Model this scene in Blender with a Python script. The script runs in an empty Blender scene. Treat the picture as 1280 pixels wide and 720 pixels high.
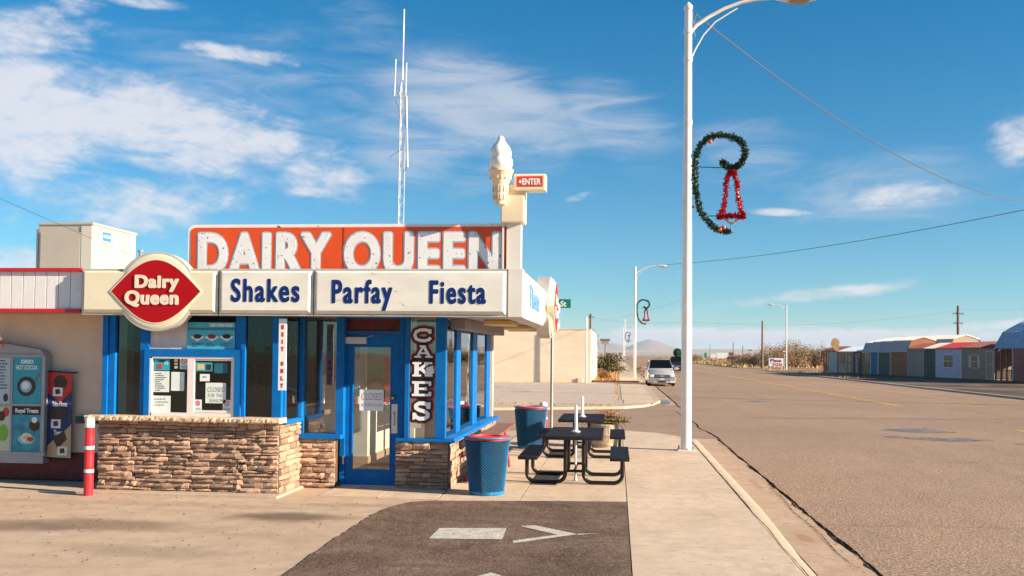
import bpy, bmesh, math, random
import numpy as np
from mathutils import Vector, Matrix, noise
random.seed(11)
R = math.radians
SC = bpy.context.scene
COL = SC.collection

# ------------------------------------------------------------------ camera
FPX, EYE, CY = 1230.0, 2.0, 409.8           # focal length in photo pixels, eye height, principal row
def _basis(yaw, pitch, roll):
    y, p, r = R(yaw), R(pitch), R(roll)
    f0 = Vector((-math.sin(y), math.cos(y), 0)); r0 = Vector((math.cos(y), math.sin(y), 0)); u0 = Vector((0, 0, 1))
    f = f0 * math.cos(p) + u0 * math.sin(p); u = u0 * math.cos(p) - f0 * math.sin(p)
    return f, r0 * math.cos(r) + u * math.sin(r), u * math.cos(r) - r0 * math.sin(r)
FWD, RIGHT, UP = _basis(6.1, 1.5, 0.56)
CAMP = Vector((0, 0, EYE))
cd = bpy.data.cameras.new('camera'); cam = bpy.data.objects.new('camera', cd); COL.objects.link(cam)
cd.sensor_width = 36; cd.lens = FPX / 1280 * 36; cd.shift_y = (CY - 360) / 1280
cd.clip_start = 0.1; cd.clip_end = 40000
m3 = Matrix((RIGHT, UP, -FWD)).transposed()
cam.matrix_world = Matrix.Translation(CAMP) @ m3.to_4x4()
SC.camera = cam
def ray(x, y): return FWD + RIGHT * ((x - 640) / FPX) - UP * ((y - CY) / FPX)
def atz(x, y, z=0.0): d = ray(x, y); return CAMP + d * ((z - EYE) / d.z)
def aty(x, y, Y): d = ray(x, y); return CAMP + d * (Y / d.y)
def atx(x, y, X): d = ray(x, y); return CAMP + d * (X / d.x)
def rect(x0, y0, x1, y1, Y):                 # a frontal rectangle on the plane Y: X0, X1, Z0, Z1
    xm, ym = (x0 + x1) / 2, (y0 + y1) / 2
    return aty(x0, ym, Y).x, aty(x1, ym, Y).x, aty(xm, y1, Y).z, aty(xm, y0, Y).z

# ------------------------------------------------------------------ light
SUN = Vector((1.0, -0.23, 0.37)).normalized()          # towards the sun
EL, AZ = math.asin(SUN.z), math.atan2(SUN.x, SUN.y)
sd = bpy.data.lights.new('sun', 'SUN'); sd.energy = 5.0; sd.angle = R(0.5); sd.color = (1.0, 0.84, 0.64)
so = bpy.data.objects.new('sun', sd); COL.objects.link(so)
so.rotation_euler = (-SUN).to_track_quat('-Z', 'Y').to_euler()
SC.view_settings.view_transform = 'Standard'; SC.view_settings.look = 'None'
SC.view_settings.exposure = 1.3; SC.view_settings.gamma = 1.0

class Nodes:
    def __init__(s, nt): s.nt = nt
    def add(s, t, **k):
        n = s.nt.nodes.new(t)
        for a, b in k.items(): setattr(n, a, b)
        return n
    def put(s, sock, v):
        if isinstance(v, bpy.types.NodeSocket): s.nt.links.new(v, sock)
        elif v is not None:
            if isinstance(v, (tuple, list)) and len(v) == 3 and sock.type == 'RGBA': v = (*v, 1)
            sock.default_value = v
    def m(s, op, a, b=None, c=None, clamp=False):
        n = s.add('ShaderNodeMath', operation=op); n.use_clamp = clamp
        for i, v in enumerate((a, b, c)):
            if v is not None: s.put(n.inputs[i], v)
        return n.outputs[0]
    def mix(s, f, a, b, mode='MIX'):
        n = s.add('ShaderNodeMix', data_type='RGBA', blend_type=mode)
        s.put(n.inputs[0], f); s.put(n.inputs[6], a); s.put(n.inputs[7], b); return n.outputs[2]
    def noise(s, vec, scale, detail=4, rough=.55, dist=0.0):
        n = s.add('ShaderNodeTexNoise'); s.put(n.inputs['Vector'], vec)
        n.inputs['Scale'].default_value = scale; n.inputs['Detail'].default_value = detail
        n.inputs['Roughness'].default_value = rough; n.inputs['Distortion'].default_value = dist
        return n.outputs[0]
    def vmul(s, vec, k):
        n = s.add('ShaderNodeVectorMath', operation='MULTIPLY'); s.put(n.inputs[0], vec); n.inputs[1].default_value = k; return n.outputs[0]
    def step(s, v, a, b, lo=0.0, hi=1.0):
        n = s.add('ShaderNodeMapRange', interpolation_type='SMOOTHSTEP'); n.clamp = True
        s.put(n.inputs[0], v); n.inputs[1].default_value = a; n.inputs[2].default_value = b
        n.inputs[3].default_value = lo; n.inputs[4].default_value = hi; return n.outputs[0]

# ------------------------------------------------------------------ sky with clouds
wd = bpy.data.worlds.new('World'); SC.world = wd; wd.use_nodes = True
nt = wd.node_tree; nt.nodes.clear(); W = Nodes(nt)
sky = W.add('ShaderNodeTexSky', sky_type='NISHITA'); sky.sun_disc = False
sky.sun_elevation = EL; sky.sun_rotation = AZ; sky.altitude = 1300; sky.air_density = 1.0; sky.dust_density = 0.3; sky.ozone_density = 2.2
tc = W.add('ShaderNodeTexCoord').outputs['Generated']
sx = W.add('ShaderNodeSeparateXYZ'); W.put(sx.inputs[0], tc)
az = W.m('ARCTAN2', sx.outputs[0], sx.outputs[1]); el = W.m('ARCSINE', sx.outputs[2])
cv = W.add('ShaderNodeCombineXYZ'); W.put(cv.inputs[0], az); W.put(cv.inputs[1], W.m('MULTIPLY', el, 1.9)); W.put(cv.inputs[2], W.m('MULTIPLY', sx.outputs[2], 0.3))
puff = W.noise(cv.outputs[0], 9.0, 8, .62, .3)
fine = W.noise(cv.outputs[0], 34.0, 6, .6, .4)
rot = W.add('ShaderNodeMapping'); W.put(rot.inputs[0], cv.outputs[0]); rot.inputs['Rotation'].default_value = (0, 0, R(28)); rot.inputs['Scale'].default_value = (1.0, 2.6, 1)
wisp = W.noise(rot.outputs[0], 9.0, 8, .62, .9)
def azel(px, py):
    d = ray(px, py).normalized(); return math.atan2(d.x, d.y), math.asin(d.z)
def patch(px, py, rx, ry, deg, dens):
    a0, e0 = azel(px, py); k = 1 / FPX
    da = W.m('SUBTRACT', az, a0); de = W.m('SUBTRACT', el, e0)
    c, s_ = math.cos(R(deg)), math.sin(R(deg))
    u = W.m('ADD', W.m('MULTIPLY', da, c / (rx * k)), W.m('MULTIPLY', de, s_ / (rx * k)))
    v = W.m('ADD', W.m('MULTIPLY', da, -s_ / (ry * k)), W.m('MULTIPLY', de, c / (ry * k)))
    q = W.m('SQRT', W.m('ADD', W.m('MULTIPLY', u, u), W.m('MULTIPLY', v, v)))
    return W.step(q, 1.0, 0.25, 0.0, dens)
def gather(lst):
    out = None
    for p in lst:
        q = patch(*p); out = q if out is None else W.m('MAXIMUM', out, q)
    return out
PUFFY = [(230, 165, 270, 75, -8, 1.0), (45, 150, 130, 130, 20, 1.0), (20, 45, 130, 45, 10, .95), (400, 215, 90, 62, -15, .85), (300, 68, 95, 17, -3, .95),
         (395, 240, 60, 14, -4, 1.0), (150, 255, 190, 55, 4, .75), (80, 10, 60, 22, 15, .8), (190, 5, 70, 10, 0, .8),
         (1135, 243, 95, 26, 3, .95), (1275, 175, 45, 45, 0, .9), (1020, 368, 165, 13, 6, 1.0), (1000, 421, 330, 22, 0, 1.0), (860, 417, 160, 18, 0, 1.0), (720, 425, 120, 14, 0, .8),
         (1235, 407, 120, 9, 5, .85), (975, 265, 60, 7, -4, .75), (15, 325, 80, 22, 0, .9), (725, 246, 26, 7, 15, .7)]
WISPY = [(600, 130, 250, 90, -14, .85), (760, 150, 150, 70, -20, .7), (520, 170, 150, 110, 10, .65), (930, 190, 120, 60, -8, .55), (640, 215, 180, 35, 14, .5),
         (330, 120, 330, 130, 0, .5), (1110, 235, 200, 70, 4, .55), (700, 400, 900, 30, 0, .42), (470, 40, 120, 50, -30, .45)]
mp, mw = gather(PUFFY), gather(WISPY)
# the rest of the sky, outside the frame, carries the same kind of scattered clouds
front = W.step(W.m('ABSOLUTE', W.m('ADD', az, R(6))), R(30), R(42))
above = W.step(el, R(24), R(34))
out_frame = W.m('MAXIMUM', front, above)
big = W.noise(tc, 2.2, 2, .5)
mp = W.m('MAXIMUM', mp, W.m('MULTIPLY', W.m('MULTIPLY', out_frame, W.step(big, .55, .68)), .8))
pn = W.m('ADD', W.m('ADD', W.m('MULTIPLY', puff, .42), W.m('MULTIPLY', wisp, .28)), W.m('MULTIPLY', fine, .3))
cp = W.step(W.m('ADD', W.m('MULTIPLY', mp, .62), W.m('MULTIPLY', W.m('SUBTRACT', pn, .5), 3.1)), .02, .85)
cp = W.m('MULTIPLY', cp, W.step(mp, .0, .25))
cw = W.m('MULTIPLY', W.step(W.m('ADD', W.m('MULTIPLY', W.m('SUBTRACT', wisp, .5), 1.6), W.m('MULTIPLY', mw, .7)), .0, .8), mw)
cover = W.m('MAXIMUM', W.m('MULTIPLY', cp, .80), W.m('MULTIPLY', cw, .85), clamp=True)
tint = W.mix(W.step(el, R(-2), R(24)), (.54, .94, 1.08), (.0, .86, 1.18))
base = W.mix(1.0, sky.outputs[0], tint, 'MULTIPLY')
shade = W.step(W.m('ADD', W.m('MULTIPLY', pn, 1.0), W.m('MULTIPLY', cp, .35)), .4, .95)
low = W.step(el, R(3.2), R(.3))
ccol = W.mix(shade, (4.9, 5.4, 6.2), (7.2, 7.0, 7.2))
ccol = W.mix(W.m('MULTIPLY', low, .3), ccol, (4.6, 5.0, 6.3))
out = W.mix(cover, base, ccol)
bank = W.m('MAXIMUM', patch(1010, 422, 360, 15, 0, 1.0), patch(850, 419, 130, 13, 0, 1.0))
bn_ = W.noise(cv.outputs[0], 26.0, 7, .6, .2)
bank = W.m('MULTIPLY', W.m('MULTIPLY', W.step(W.m('ADD', W.m('MULTIPLY', bank, .30), W.m('SUBTRACT', bn_, .5)), .0, .26), W.step(bank, 0, .35)), .9)
out = W.mix(bank, out, W.mix(W.step(el, R(.5), R(1.9)), (4.6, 4.9, 6.1), (7.0, 6.7, 7.2)))
bg = W.add('ShaderNodeBackground'); W.put(bg.inputs[0], out); bg.inputs[1].default_value = 0.05
wo = W.add('ShaderNodeOutputWorld'); W.put(wo.inputs[0], bg.outputs[0])

# ------------------------------------------------------------------ materials
MATS = {}
def M(name, col, rough=.6, metal=0.0, var=0.0, vs=4.0, col2=None, bump=0.0, bs=60.0, rnd=0.0, spec=.5, coat=0.0, stretch=(1, 1, 1), fleck=None, emit=None):
    if name in MATS: return MATS[name]
    mt = bpy.data.materials.new(name); mt.use_nodes = True; n = Nodes(mt.node_tree)
    b = mt.node_tree.nodes['Principled BSDF']
    oc = n.add('ShaderNodeTexCoord').outputs['Object']
    if stretch != (1, 1, 1): oc = n.vmul(oc, stretch)
    c = tuple(col)
    if var or col2:
        f = n.noise(oc, vs, 7, .6)
        f = n.step(f, .3, .7)
        a = tuple(x * (1 - var) for x in col); d = col2 or tuple(min(1, x * (1 + var)) for x in col)
        c = n.mix(f, a, d)
    if fleck:                                  # (colour, scale, threshold) small specks of wear
        f = n.step(n.noise(oc, fleck[1], 3, .5), fleck[2], fleck[2] + .03)
        c = n.mix(f, c, fleck[0])
    if rnd:
        oi = n.add('ShaderNodeObjectInfo').outputs['Random']
        v = n.m('ADD', 1 - rnd, n.m('MULTIPLY', oi, 2 * rnd))
        cc = n.add('ShaderNodeCombineXYZ')
        for i, q in enumerate((1, 1, 1)): n.put(cc.inputs[i], v)
        c = n.mix(1.0, c, cc.outputs[0], 'MULTIPLY')
    n.put(b.inputs['Base Color'], c if isinstance(c, bpy.types.NodeSocket) else (*c, 1))
    b.inputs['Roughness'].default_value = rough; b.inputs['Metallic'].default_value = metal
    b.inputs['Specular IOR Level'].default_value = spec; b.inputs['Coat Weight'].default_value = coat
    if var and rough > .3: n.put(b.inputs['Roughness'], n.step(n.noise(oc, vs * 2.3, 4), .3, .7, max(.05, rough - .12), min(1, rough + .12)))
    if bump:
        bp = n.add('ShaderNodeBump'); bp.inputs['Strength'].default_value = min(1, bump); bp.inputs['Distance'].default_value = .02
        n.put(bp.inputs['Height'], n.noise(oc, bs, 6, .65)); n.put(b.inputs['Normal'], bp.outputs[0])
    if emit: n.put(b.inputs['Emission Color'], (*emit, 1)); b.inputs['Emission Strength'].default_value = 1
    MATS[name] = mt; return mt

def glass(name, tint=(.82, .88, .88), base=.05, ior=1.5):
    if name in MATS: return MATS[name]
    mt = bpy.data.materials.new(name); mt.use_nodes = True; n = Nodes(mt.node_tree); mt.node_tree.nodes.clear()
    tr = n.add('ShaderNodeBsdfTransparent'); tr.inputs[0].default_value = (*tint, 1)
    gl = n.add('ShaderNodeBsdfGlossy'); gl.inputs['Roughness'].default_value = .015
    oc = n.add('ShaderNodeTexCoord').outputs['Object']
    bp = n.add('ShaderNodeBump'); bp.inputs['Strength'].default_value = .05; bp.inputs['Distance'].default_value = .05
    n.put(bp.inputs['Height'], n.noise(oc, 1.4, 2)); n.put(gl.inputs['Normal'], bp.outputs[0])
    fr = n.add('ShaderNodeFresnel'); fr.inputs[0].default_value = ior
    f = n.m('ADD', n.m('MULTIPLY', fr.outputs[0], 1.3), base, clamp=True)
    mx = n.add('ShaderNodeMixShader'); n.put(mx.inputs[0], f); n.put(mx.inputs[1], tr.outputs[0]); n.put(mx.inputs[2], gl.outputs[0])
    o = n.add('ShaderNodeOutputMaterial'); n.put(o.inputs[0], mx.outputs[0])
    MATS[name] = mt; return mt

def ground_mat(name, c1, c2, spk1, spk2, sc_big=.35, sc_spk=90, spk=.5, rough=.9, bump=.5, stains=(), stain_col=(.12, .08, .06), pits=0.0, streak=None, pos='Position'):
    """Concrete, asphalt or gravel: two broad tones, fine aggregate, and stains with a shape of their own (world x, y, rx, ry, strength)."""
    mt = bpy.data.materials.new(name); mt.use_nodes = True; n = Nodes(mt.node_tree); b = mt.node_tree.nodes['Principled BSDF']
    p = n.add('ShaderNodeNewGeometry').outputs['Position']
    f = n.step(n.noise(p, sc_big, 6, .6, .4), .32, .68)
    c = n.mix(f, c1, c2)
    f2 = n.step(n.noise(p, sc_big * 7, 5, .65), .35, .7)
    c = n.mix(n.m('MULTIPLY', f2, .5), c, tuple(x * .72 for x in c1))
    if streak:
        f3 = n.step(n.noise(n.vmul(p, streak), 1.0, 5, .6), .5, .72); c = n.mix(n.m('MULTIPLY', f3, .4), c, tuple(x * .62 for x in c1))
    s1 = n.noise(p, sc_spk, 3, .7)
    c = n.mix(n.m('MULTIPLY', n.step(s1, .52, .66), spk), c, spk1)
    c = n.mix(n.m('MULTIPLY', n.step(s1, .46, .34), spk), c, spk2)
    if pits:
        vo = n.add('ShaderNodeTexNoise'); n.put(vo.inputs['Vector'], n.vmul(p, (1, 1, 1))); vo.inputs['Scale'].default_value = 11; vo.inputs['Detail'].default_value = 2
        c = n.mix(n.m('MULTIPLY', n.step(vo.outputs[0], .68, .74), pits), c, (.1, .07, .055))
    sp = n.add('ShaderNodeSeparateXYZ'); n.put(sp.inputs[0], p)
    wv = n.m('MULTIPLY', n.m('SUBTRACT', n.noise(p, 1.7, 5, .6), .5), 1.1)
    for (x, y, rx, ry, st) in stains:
        u = n.m('DIVIDE', n.m('SUBTRACT', sp.outputs[0], x), rx); v = n.m('DIVIDE', n.m('SUBTRACT', sp.outputs[1], y), ry)
        q = n.m('ADD', n.m('SQRT', n.m('ADD', n.m('MULTIPLY', u, u), n.m('MULTIPLY', v, v))), wv)
        c = n.mix(n.step(q, 1.05, .35, 0, st), c, stain_col)
    n.put(b.inputs['Base Color'], c); b.inputs['Roughness'].default_value = rough; b.inputs['Specular IOR Level'].default_value = .12
    bp = n.add('ShaderNodeBump'); bp.inputs['Strength'].default_value = bump; bp.inputs['Distance'].default_value = .012
    n.put(bp.inputs['Height'], n.m('ADD', s1, n.m('MULTIPLY', f2, .6))); n.put(b.inputs['Normal'], bp.outputs[0])
    MATS[name] = mt; return mt

# ------------------------------------------------------------------ building blocks
def wloc(o):
    v = Vector((0, 0, 0))
    while o is not None: v += o.location; o = o.parent
    return v
class MB:
    def __init__(s): s.bm = bmesh.new()
    def box(s, x0, x1, y0, y1, z0, z1, bev=0.0, mat=None):
        vs = [s.bm.verts.new((x, y, z)) for x in (x0, x1) for y in (y0, y1) for z in (z0, z1)]
        fs = [s.bm.faces.new([vs[i] for i in q]) for q in ((0, 1, 3, 2), (4, 6, 7, 5), (0, 4, 5, 1), (2, 3, 7, 6), (0, 2, 6, 4), (1, 5, 7, 3))]
        if bev:
            es = list({e for f in fs for e in f.edges}); bmesh.ops.bevel(s.bm, geom=es, offset=bev, segments=2, profile=.6, affect='EDGES')
        return s
    def obox(s, c, size, rotz=0.0, mtx=None, bev=0.0):
        vs0 = set(s.bm.verts); s.box(-size[0] / 2, size[0] / 2, -size[1] / 2, size[1] / 2, -size[2] / 2, size[2] / 2, bev)
        mm = Matrix.Translation(Vector(c)) @ (mtx if mtx is not None else Matrix.Rotation(rotz, 4, 'Z'))
        for v in s.bm.verts:
            if v not in vs0: v.co = mm @ v.co
        return s
    def prism(s, pts, z0, z1, axis='z'):
        """A closed outline pushed from z0 to z1 along an axis; pts are 2D (x,y), (x,z) or (y,z)."""
        def P(a, b, c):
            return (a, b, c) if axis == 'z' else (a, c, b) if axis == 'y' else (c, a, b)
        lo = [s.bm.verts.new(P(a, b, z0)) for a, b in pts]; hi = [s.bm.verts.new(P(a, b, z1)) for a, b in pts]
        s.bm.faces.new(lo); s.bm.faces.new(hi[::-1])
        for i in range(len(pts)):
            j = (i + 1) % len(pts); s.bm.faces.new((lo[i], hi[i], hi[j], lo[j]))
        return s
    def poly(s, pts): s.bm.faces.new([s.bm.verts.new(p) for p in pts]); return s
    def tube(s, pts, r, n=8, cap=True):
        pts = [Vector(p) for p in pts]; rr = r if isinstance(r, (list, tuple)) else [r] * len(pts); rings = []
        t0 = (pts[1] - pts[0]).normalized(); a = Vector((0, 0, 1)) if abs(t0.z) < .9 else Vector((1, 0, 0))
        nx = t0.cross(a).normalized()
        for i, p in enumerate(pts):
            t = (pts[min(i + 1, len(pts) - 1)] - pts[max(i - 1, 0)]).normalized()
            nx = (nx - t * nx.dot(t)).normalized(); ny = t.cross(nx)
            rings.append([s.bm.verts.new(p + (nx * math.cos(k * 2 * math.pi / n) + ny * math.sin(k * 2 * math.pi / n)) * rr[i]) for k in range(n)])
        for A, B in zip(rings, rings[1:]):
            for k in range(n): s.bm.faces.new((A[k], A[(k + 1) % n], B[(k + 1) % n], B[k]))
        if cap: s.bm.faces.new(rings[0][::-1]); s.bm.faces.new(rings[-1])
        return s
    def lathe(s, prof, c=(0, 0), n=24, fn=None):
        rings = []
        for r, z in prof:
            ring = []
            for k in range(n):
                a = 2 * math.pi * k / n; q = r * (fn(a, z) if fn else 1)
                ring.append(s.bm.verts.new((c[0] + q * math.cos(a), c[1] + q * math.sin(a), z)))
            rings.append(ring)
        for A, B in zip(rings, rings[1:]):
            for k in range(n): s.bm.faces.new((A[k], A[(k + 1) % n], B[(k + 1) % n], B[k]))
        s.bm.faces.new(rings[0][::-1]); s.bm.faces.new(rings[-1]); return s
    def loft(s, rings, cap=True):
        rs = [[s.bm.verts.new(p) for p in r] for r in rings]; n = len(rs[0])
        for A, B in zip(rs, rs[1:]):
            for k in range(n): s.bm.faces.new((A[k], A[(k + 1) % n], B[(k + 1) % n], B[k]))
        if cap: s.bm.faces.new(rs[0][::-1]); s.bm.faces.new(rs[-1])
        return s
    def leaves(s, n, place, size, flat=.5, rng=random):
        for _ in range(n):
            p = Vector(place()); q = size * rng.uniform(.6, 1.3)
            u = Vector((rng.gauss(0, 1), rng.gauss(0, 1), rng.gauss(0, flat))).normalized(); v = u.cross(Vector((rng.gauss(0, 1), rng.gauss(0, 1), rng.gauss(0, 1)))).normalized()
            s.bm.faces.new([s.bm.verts.new(p + a * u * q + b * v * q * .5) for a, b in ((-1, 0), (0, -1), (1, 0), (0, 1))])
        return s
    def build(s, name, mat, parent=None, smooth=False, angle=None, recalc=True):
        if recalc: bmesh.ops.recalc_face_normals(s.bm, faces=s.bm.faces)
        me = bpy.data.meshes.new(name)
        off = wloc(parent) if parent is not None else Vector((0, 0, 0))
        if off.length: bmesh.ops.translate(s.bm, vec=-off, verts=s.bm.verts)
        if smooth:
            for f in s.bm.faces: f.smooth = True
        s.bm.to_mesh(me); s.bm.free()
        if smooth: 
            try: me.set_sharp_from_angle(angle=R(angle or 38))
            except Exception: pass
        for q in (mat if isinstance(mat, (list, tuple)) else [mat]): me.materials.append(q)
        o = bpy.data.objects.new(name, me); COL.objects.link(o)
        if parent is not None: o.parent = parent
        return o
def tag(o, label=None, cat=None, group=None, kind=None):
    if label: o['label'] = label
    if cat: o['category'] = cat
    if group: o['group'] = group
    if kind: o['kind'] = kind
    return o
def thing(name, loc, label, cat, group=None):
    o = bpy.data.objects.new(name, None); COL.objects.link(o); o.location = loc; o.empty_display_size = .2
    return tag(o, label, cat, group)
def empty(name, parent):
    o = bpy.data.objects.new(name, None); COL.objects.link(o); o.parent = parent; o.empty_display_size = .1; return o
def copy_tree(o, parent=None):
    c = o.copy(); COL.objects.link(c); c.parent = parent
    for ch in list(o.children): copy_tree(ch, c)
    return c

# ------------------------------------------------------------------ lettering (outline -> distance field -> contour, so any weight can be cut)
_tx = {}
def font_segments(txt, sp=1.0):
    if (txt, sp) in _tx: return _tx[txt, sp]
    t = bpy.data.curves.new('lettering', 'FONT'); t.body = txt; t.size = 1; t.resolution_u = 5; t.space_character = sp
    o = bpy.data.objects.new('lettering', t); COL.objects.link(o); bpy.context.view_layer.update()
    me = o.to_mesh(); n = len(me.vertices); co = np.empty(n * 3); me.vertices.foreach_get('co', co); co = co.reshape(-1, 3)[:, :2]
    cnt = {}
    key = lambda i: (round(co[i][0], 5), round(co[i][1], 5))
    for p in me.polygons:
        vs = list(p.vertices)
        for a, b in zip(vs, vs[1:] + vs[:1]):
            ka, kb = key(a), key(b); k = (ka, kb) if ka < kb else (kb, ka); cnt[k] = cnt.get(k, 0) + 1
    segs = np.array([[*a, *b] for (a, b), c in cnt.items() if c == 1])
    o.to_mesh_clear(); bpy.data.objects.remove(o); bpy.data.curves.remove(t)
    _tx[txt, sp] = segs; return segs
_cap = [None]
def cap_height():
    if _cap[0] is None: s = font_segments('E'); _cap[0] = (s[:, [1, 3]].min(), s[:, [1, 3]].max())
    return _cap[0]
def field_text(segs, U, V):
    d = np.full(U.shape, 1e9); ins = np.zeros(U.shape, bool)
    for x0, y0, x1, y1 in segs:
        dx, dy = x1 - x0, y1 - y0; L = dx * dx + dy * dy + 1e-18
        t = np.clip(((U - x0) * dx + (V - y0) * dy) / L, 0, 1)
        d = np.minimum(d, (U - x0 - t * dx) ** 2 + (V - y0 - t * dy) ** 2)
        if y0 != y1:
            c = (V > min(y0, y1)) & (V <= max(y0, y1)); ins ^= c & (U < x0 + (V - y0) / dy * dx)
    d = np.sqrt(d); return np.where(ins, -d, d)
def field_strokes(strokes, U, V, clip=None):
    d = np.full(U.shape, 1e9)
    for pts, w in strokes:
        for (x0, y0), (x1, y1) in zip(pts, pts[1:]):
            dx, dy = x1 - x0, y1 - y0; L = math.hypot(dx, dy) + 1e-9; ux, uy = dx / L, dy / L
            a = (U - (x0 + x1) / 2) * ux + (V - (y0 + y1) / 2) * uy; b = -(U - (x0 + x1) / 2) * uy + (V - (y0 + y1) / 2) * ux
            qa = np.abs(a) - L / 2 - (w * .18 if len(pts) > 2 else 0); qb = np.abs(b) - w / 2
            d = np.minimum(d, np.hypot(np.maximum(qa, 0), np.maximum(qb, 0)) + np.minimum(np.maximum(qa, qb), 0))
    if clip: d = np.maximum(d, np.maximum(np.maximum(clip[0] - U, U - clip[1]), np.maximum(clip[2] - V, V - clip[3])))
    return d
def contour(F, us, vs):
    """Marching squares: filled polygons and border segments where F < 0."""
    polys, segs = [], []
    def lerp(pa, pb, fa, fb): t = fa / (fa - fb); return (pa[0] + t * (pb[0] - pa[0]), pa[1] + t * (pb[1] - pa[1]))
    I = F < 0
    for j in range(len(vs) - 1):
        run = None
        for i in range(len(us) - 1):
            k = (I[j, i], I[j, i + 1], I[j + 1, i + 1], I[j + 1, i])
            if all(k):
                if run is None: run = i
                if i < len(us) - 2: continue
                i += 1
            if run is not None: polys.append([(us[run], vs[j]), (us[i], vs[j]), (us[i], vs[j + 1]), (us[run], vs[j + 1])]); run = None
            if all(k) or not any(k): continue
            c = [(us[i], vs[j]), (us[i + 1], vs[j]), (us[i + 1], vs[j + 1]), (us[i], vs[j + 1])]; f = [F[j, i], F[j, i + 1], F[j + 1, i + 1], F[j + 1, i]]
            pl, cr = [], []
            for a in range(4):
                b = (a + 1) % 4
                if k[a]: pl.append(c[a])
                if k[a] != k[b]: q = lerp(c[a], c[b], f[a], f[b]); pl.append(q); cr.append(q)
            if len(pl) > 2: polys.append(pl)
            if len(cr) == 2: segs.append(cr)
            elif len(cr) == 4: segs += [cr[:2], cr[2:]]
    return polys, segs
def letters(name, src, fit, org, U, V, depth, mat, parent, off=0.0, cell=.006, grow=0.0, clip=None, shear=0.0, sp=1.0):
    """src: text or list of strokes. fit: (width, cap height) in metres. org/U/V: the plane it is mounted on; depth: how proud it stands."""
    if isinstance(src, str):
        s = font_segments(src, sp).copy(); lo, hi = cap_height(); x0, x1 = s[:, [0, 2]].min(), s[:, [0, 2]].max()
        kx, kz = (fit[0] - 2 * off) / (x1 - x0), (fit[1] - 2 * off) / (hi - lo)
        s[:, [0, 2]] = (s[:, [0, 2]] - x0) * kx + off; s[:, [1, 3]] = (s[:, [1, 3]] - lo) * kz + off
        if shear: s[:, [0, 2]] += s[:, [1, 3]] * shear
        b = (s[:, [0, 2]].min(), s[:, [0, 2]].max(), s[:, [1, 3]].min(), s[:, [1, 3]].max()); fn = lambda A, B: field_text(s, A, B)
    else:
        b = (0, fit[0], 0, fit[1]); fn = lambda A, B: field_strokes(src, A, B, clip)
    g = off + grow; e = g + 2 * cell
    us = np.arange(b[0] - e, b[1] + e + cell, cell); vs = np.arange(b[2] - e, b[3] + e + cell, cell)
    A, B = np.meshgrid(us, vs); polys, segs = contour(fn(A, B) - g, us, vs)
    org, U, V = Vector(org), Vector(U), Vector(V); Nn = U.cross(V)
    mb = MB(); bm = mb.bm; front = org + Nn * depth
    for p in polys: bm.faces.new([bm.verts.new(front + U * a + V * c) for a, c in p])
    for p, q in segs:
        bm.faces.new([bm.verts.new(v) for v in (front + U * p[0] + V * p[1], front + U * q[0] + V * q[1], org + U * q[0] + V * q[1], org + U * p[0] + V * p[1])])
    bmesh.ops.remove_doubles(bm, verts=bm.verts, dist=1e-5)
    return mb.build(name, mat, parent)
FU, FV = (1, 0, 0), (0, 0, 1)            # text on a face that looks towards the lot (-Y)
def front_text(name, txt, px, Y, mat, parent, depth=.004, off=0.0, cell=.006, **k):
    """px = (x0, x1, baseline y, cap-top y) in the photo, laid on the plane Y."""
    x0, x1, yb, yt = px; a = aty(x0, yb, Y); b = aty(x1, yb, Y); t = aty(x0, yt, Y)
    return letters(name, txt, (b.x - a.x, t.z - a.z), (a.x, Y, (a.z + b.z) / 2), FU, FV, depth, mat, parent, off, cell, **k)

# ================================================================== the ground
g_conc = ground_mat('lot_concrete_mat', (.50, .365, .26), (.57, .43, .315), (.66, .52, .39), (.32, .22, .16), .5, 120, .35, bump=.25, pits=.6, streak=(.35, 1.8, 1),
                    stains=((-3.95, 11.6, 1.0, .42, .9), (-5.9, 10.7, 1.6, .5, .6), (-7.2, 10.5, 1.8, .5, .55), (-4.6, 9.4, 1.2, .4, .3), (-3.4, 12.6, 1.4, .2, .3), (-6.2, 12.3, 3.5, .25, .22), (-2.4, 12.1, .7, .3, .15)), stain_col=(.17, .115, .085))
g_walk = ground_mat('sidewalk_mat', (.60, .455, .335), (.68, .525, .395), (.76, .62, .49), (.40, .30, .22), .6, 70, .35, bump=.15, pits=.45, streak=(2.2, .5, 1),
                    stains=((-.7, 15.4, .9, .5, .12), (.9, 12.2, .5, 1.2, .1)), stain_col=(.25, .18, .13))
g_asph = ground_mat('drive_asphalt_mat', (.115, .07, .053), (.23, .155, .118), (.36, .27, .2), (.045, .03, .024), .9, 55, .6, bump=.8, streak=(.6, 3.0, 1))
g_road = ground_mat('road_asphalt_mat', (.375, .25, .172), (.285, .19, .133), (.68, .50, .36), (.07, .04, .026), .10, 38, .95, bump=.3, streak=(.75, .03, 1))
g_side = ground_mat('side_street_mat', (.33, .22, .16), (.38, .26, .19), (.46, .34, .25), (.18, .12, .09), .3, 70, .35, bump=.3)
g_kerb = ground_mat('kerb_mat', (.50, .39, .29), (.56, .44, .33), (.64, .52, .4), (.30, .22, .16), 1.4, 90, .3, bump=.25)
g_gut = ground_mat('gutter_mat', (.44, .30, .21), (.52, .37, .26), (.56, .43, .32), (.2, .14, .1), 1.1, 90, .4, bump=.3, stains=((2.15, 11.6, .12, .35, .5), (2.25, 16.3, .1, .8, .3)), stain_col=(.3, .13, .06))
g_gravel = ground_mat('gravel_mat', (.54, .42, .34), (.60, .475, .39), (.70, .58, .48), (.22, .17, .14), .25, 30, .5, bump=.6)
g_dirt = ground_mat('desert_mat', (.36, .235, .13), (.45, .30, .17), (.5, .36, .2), (.16, .11, .05), .03, 1.2, .6, bump=.3)

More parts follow.
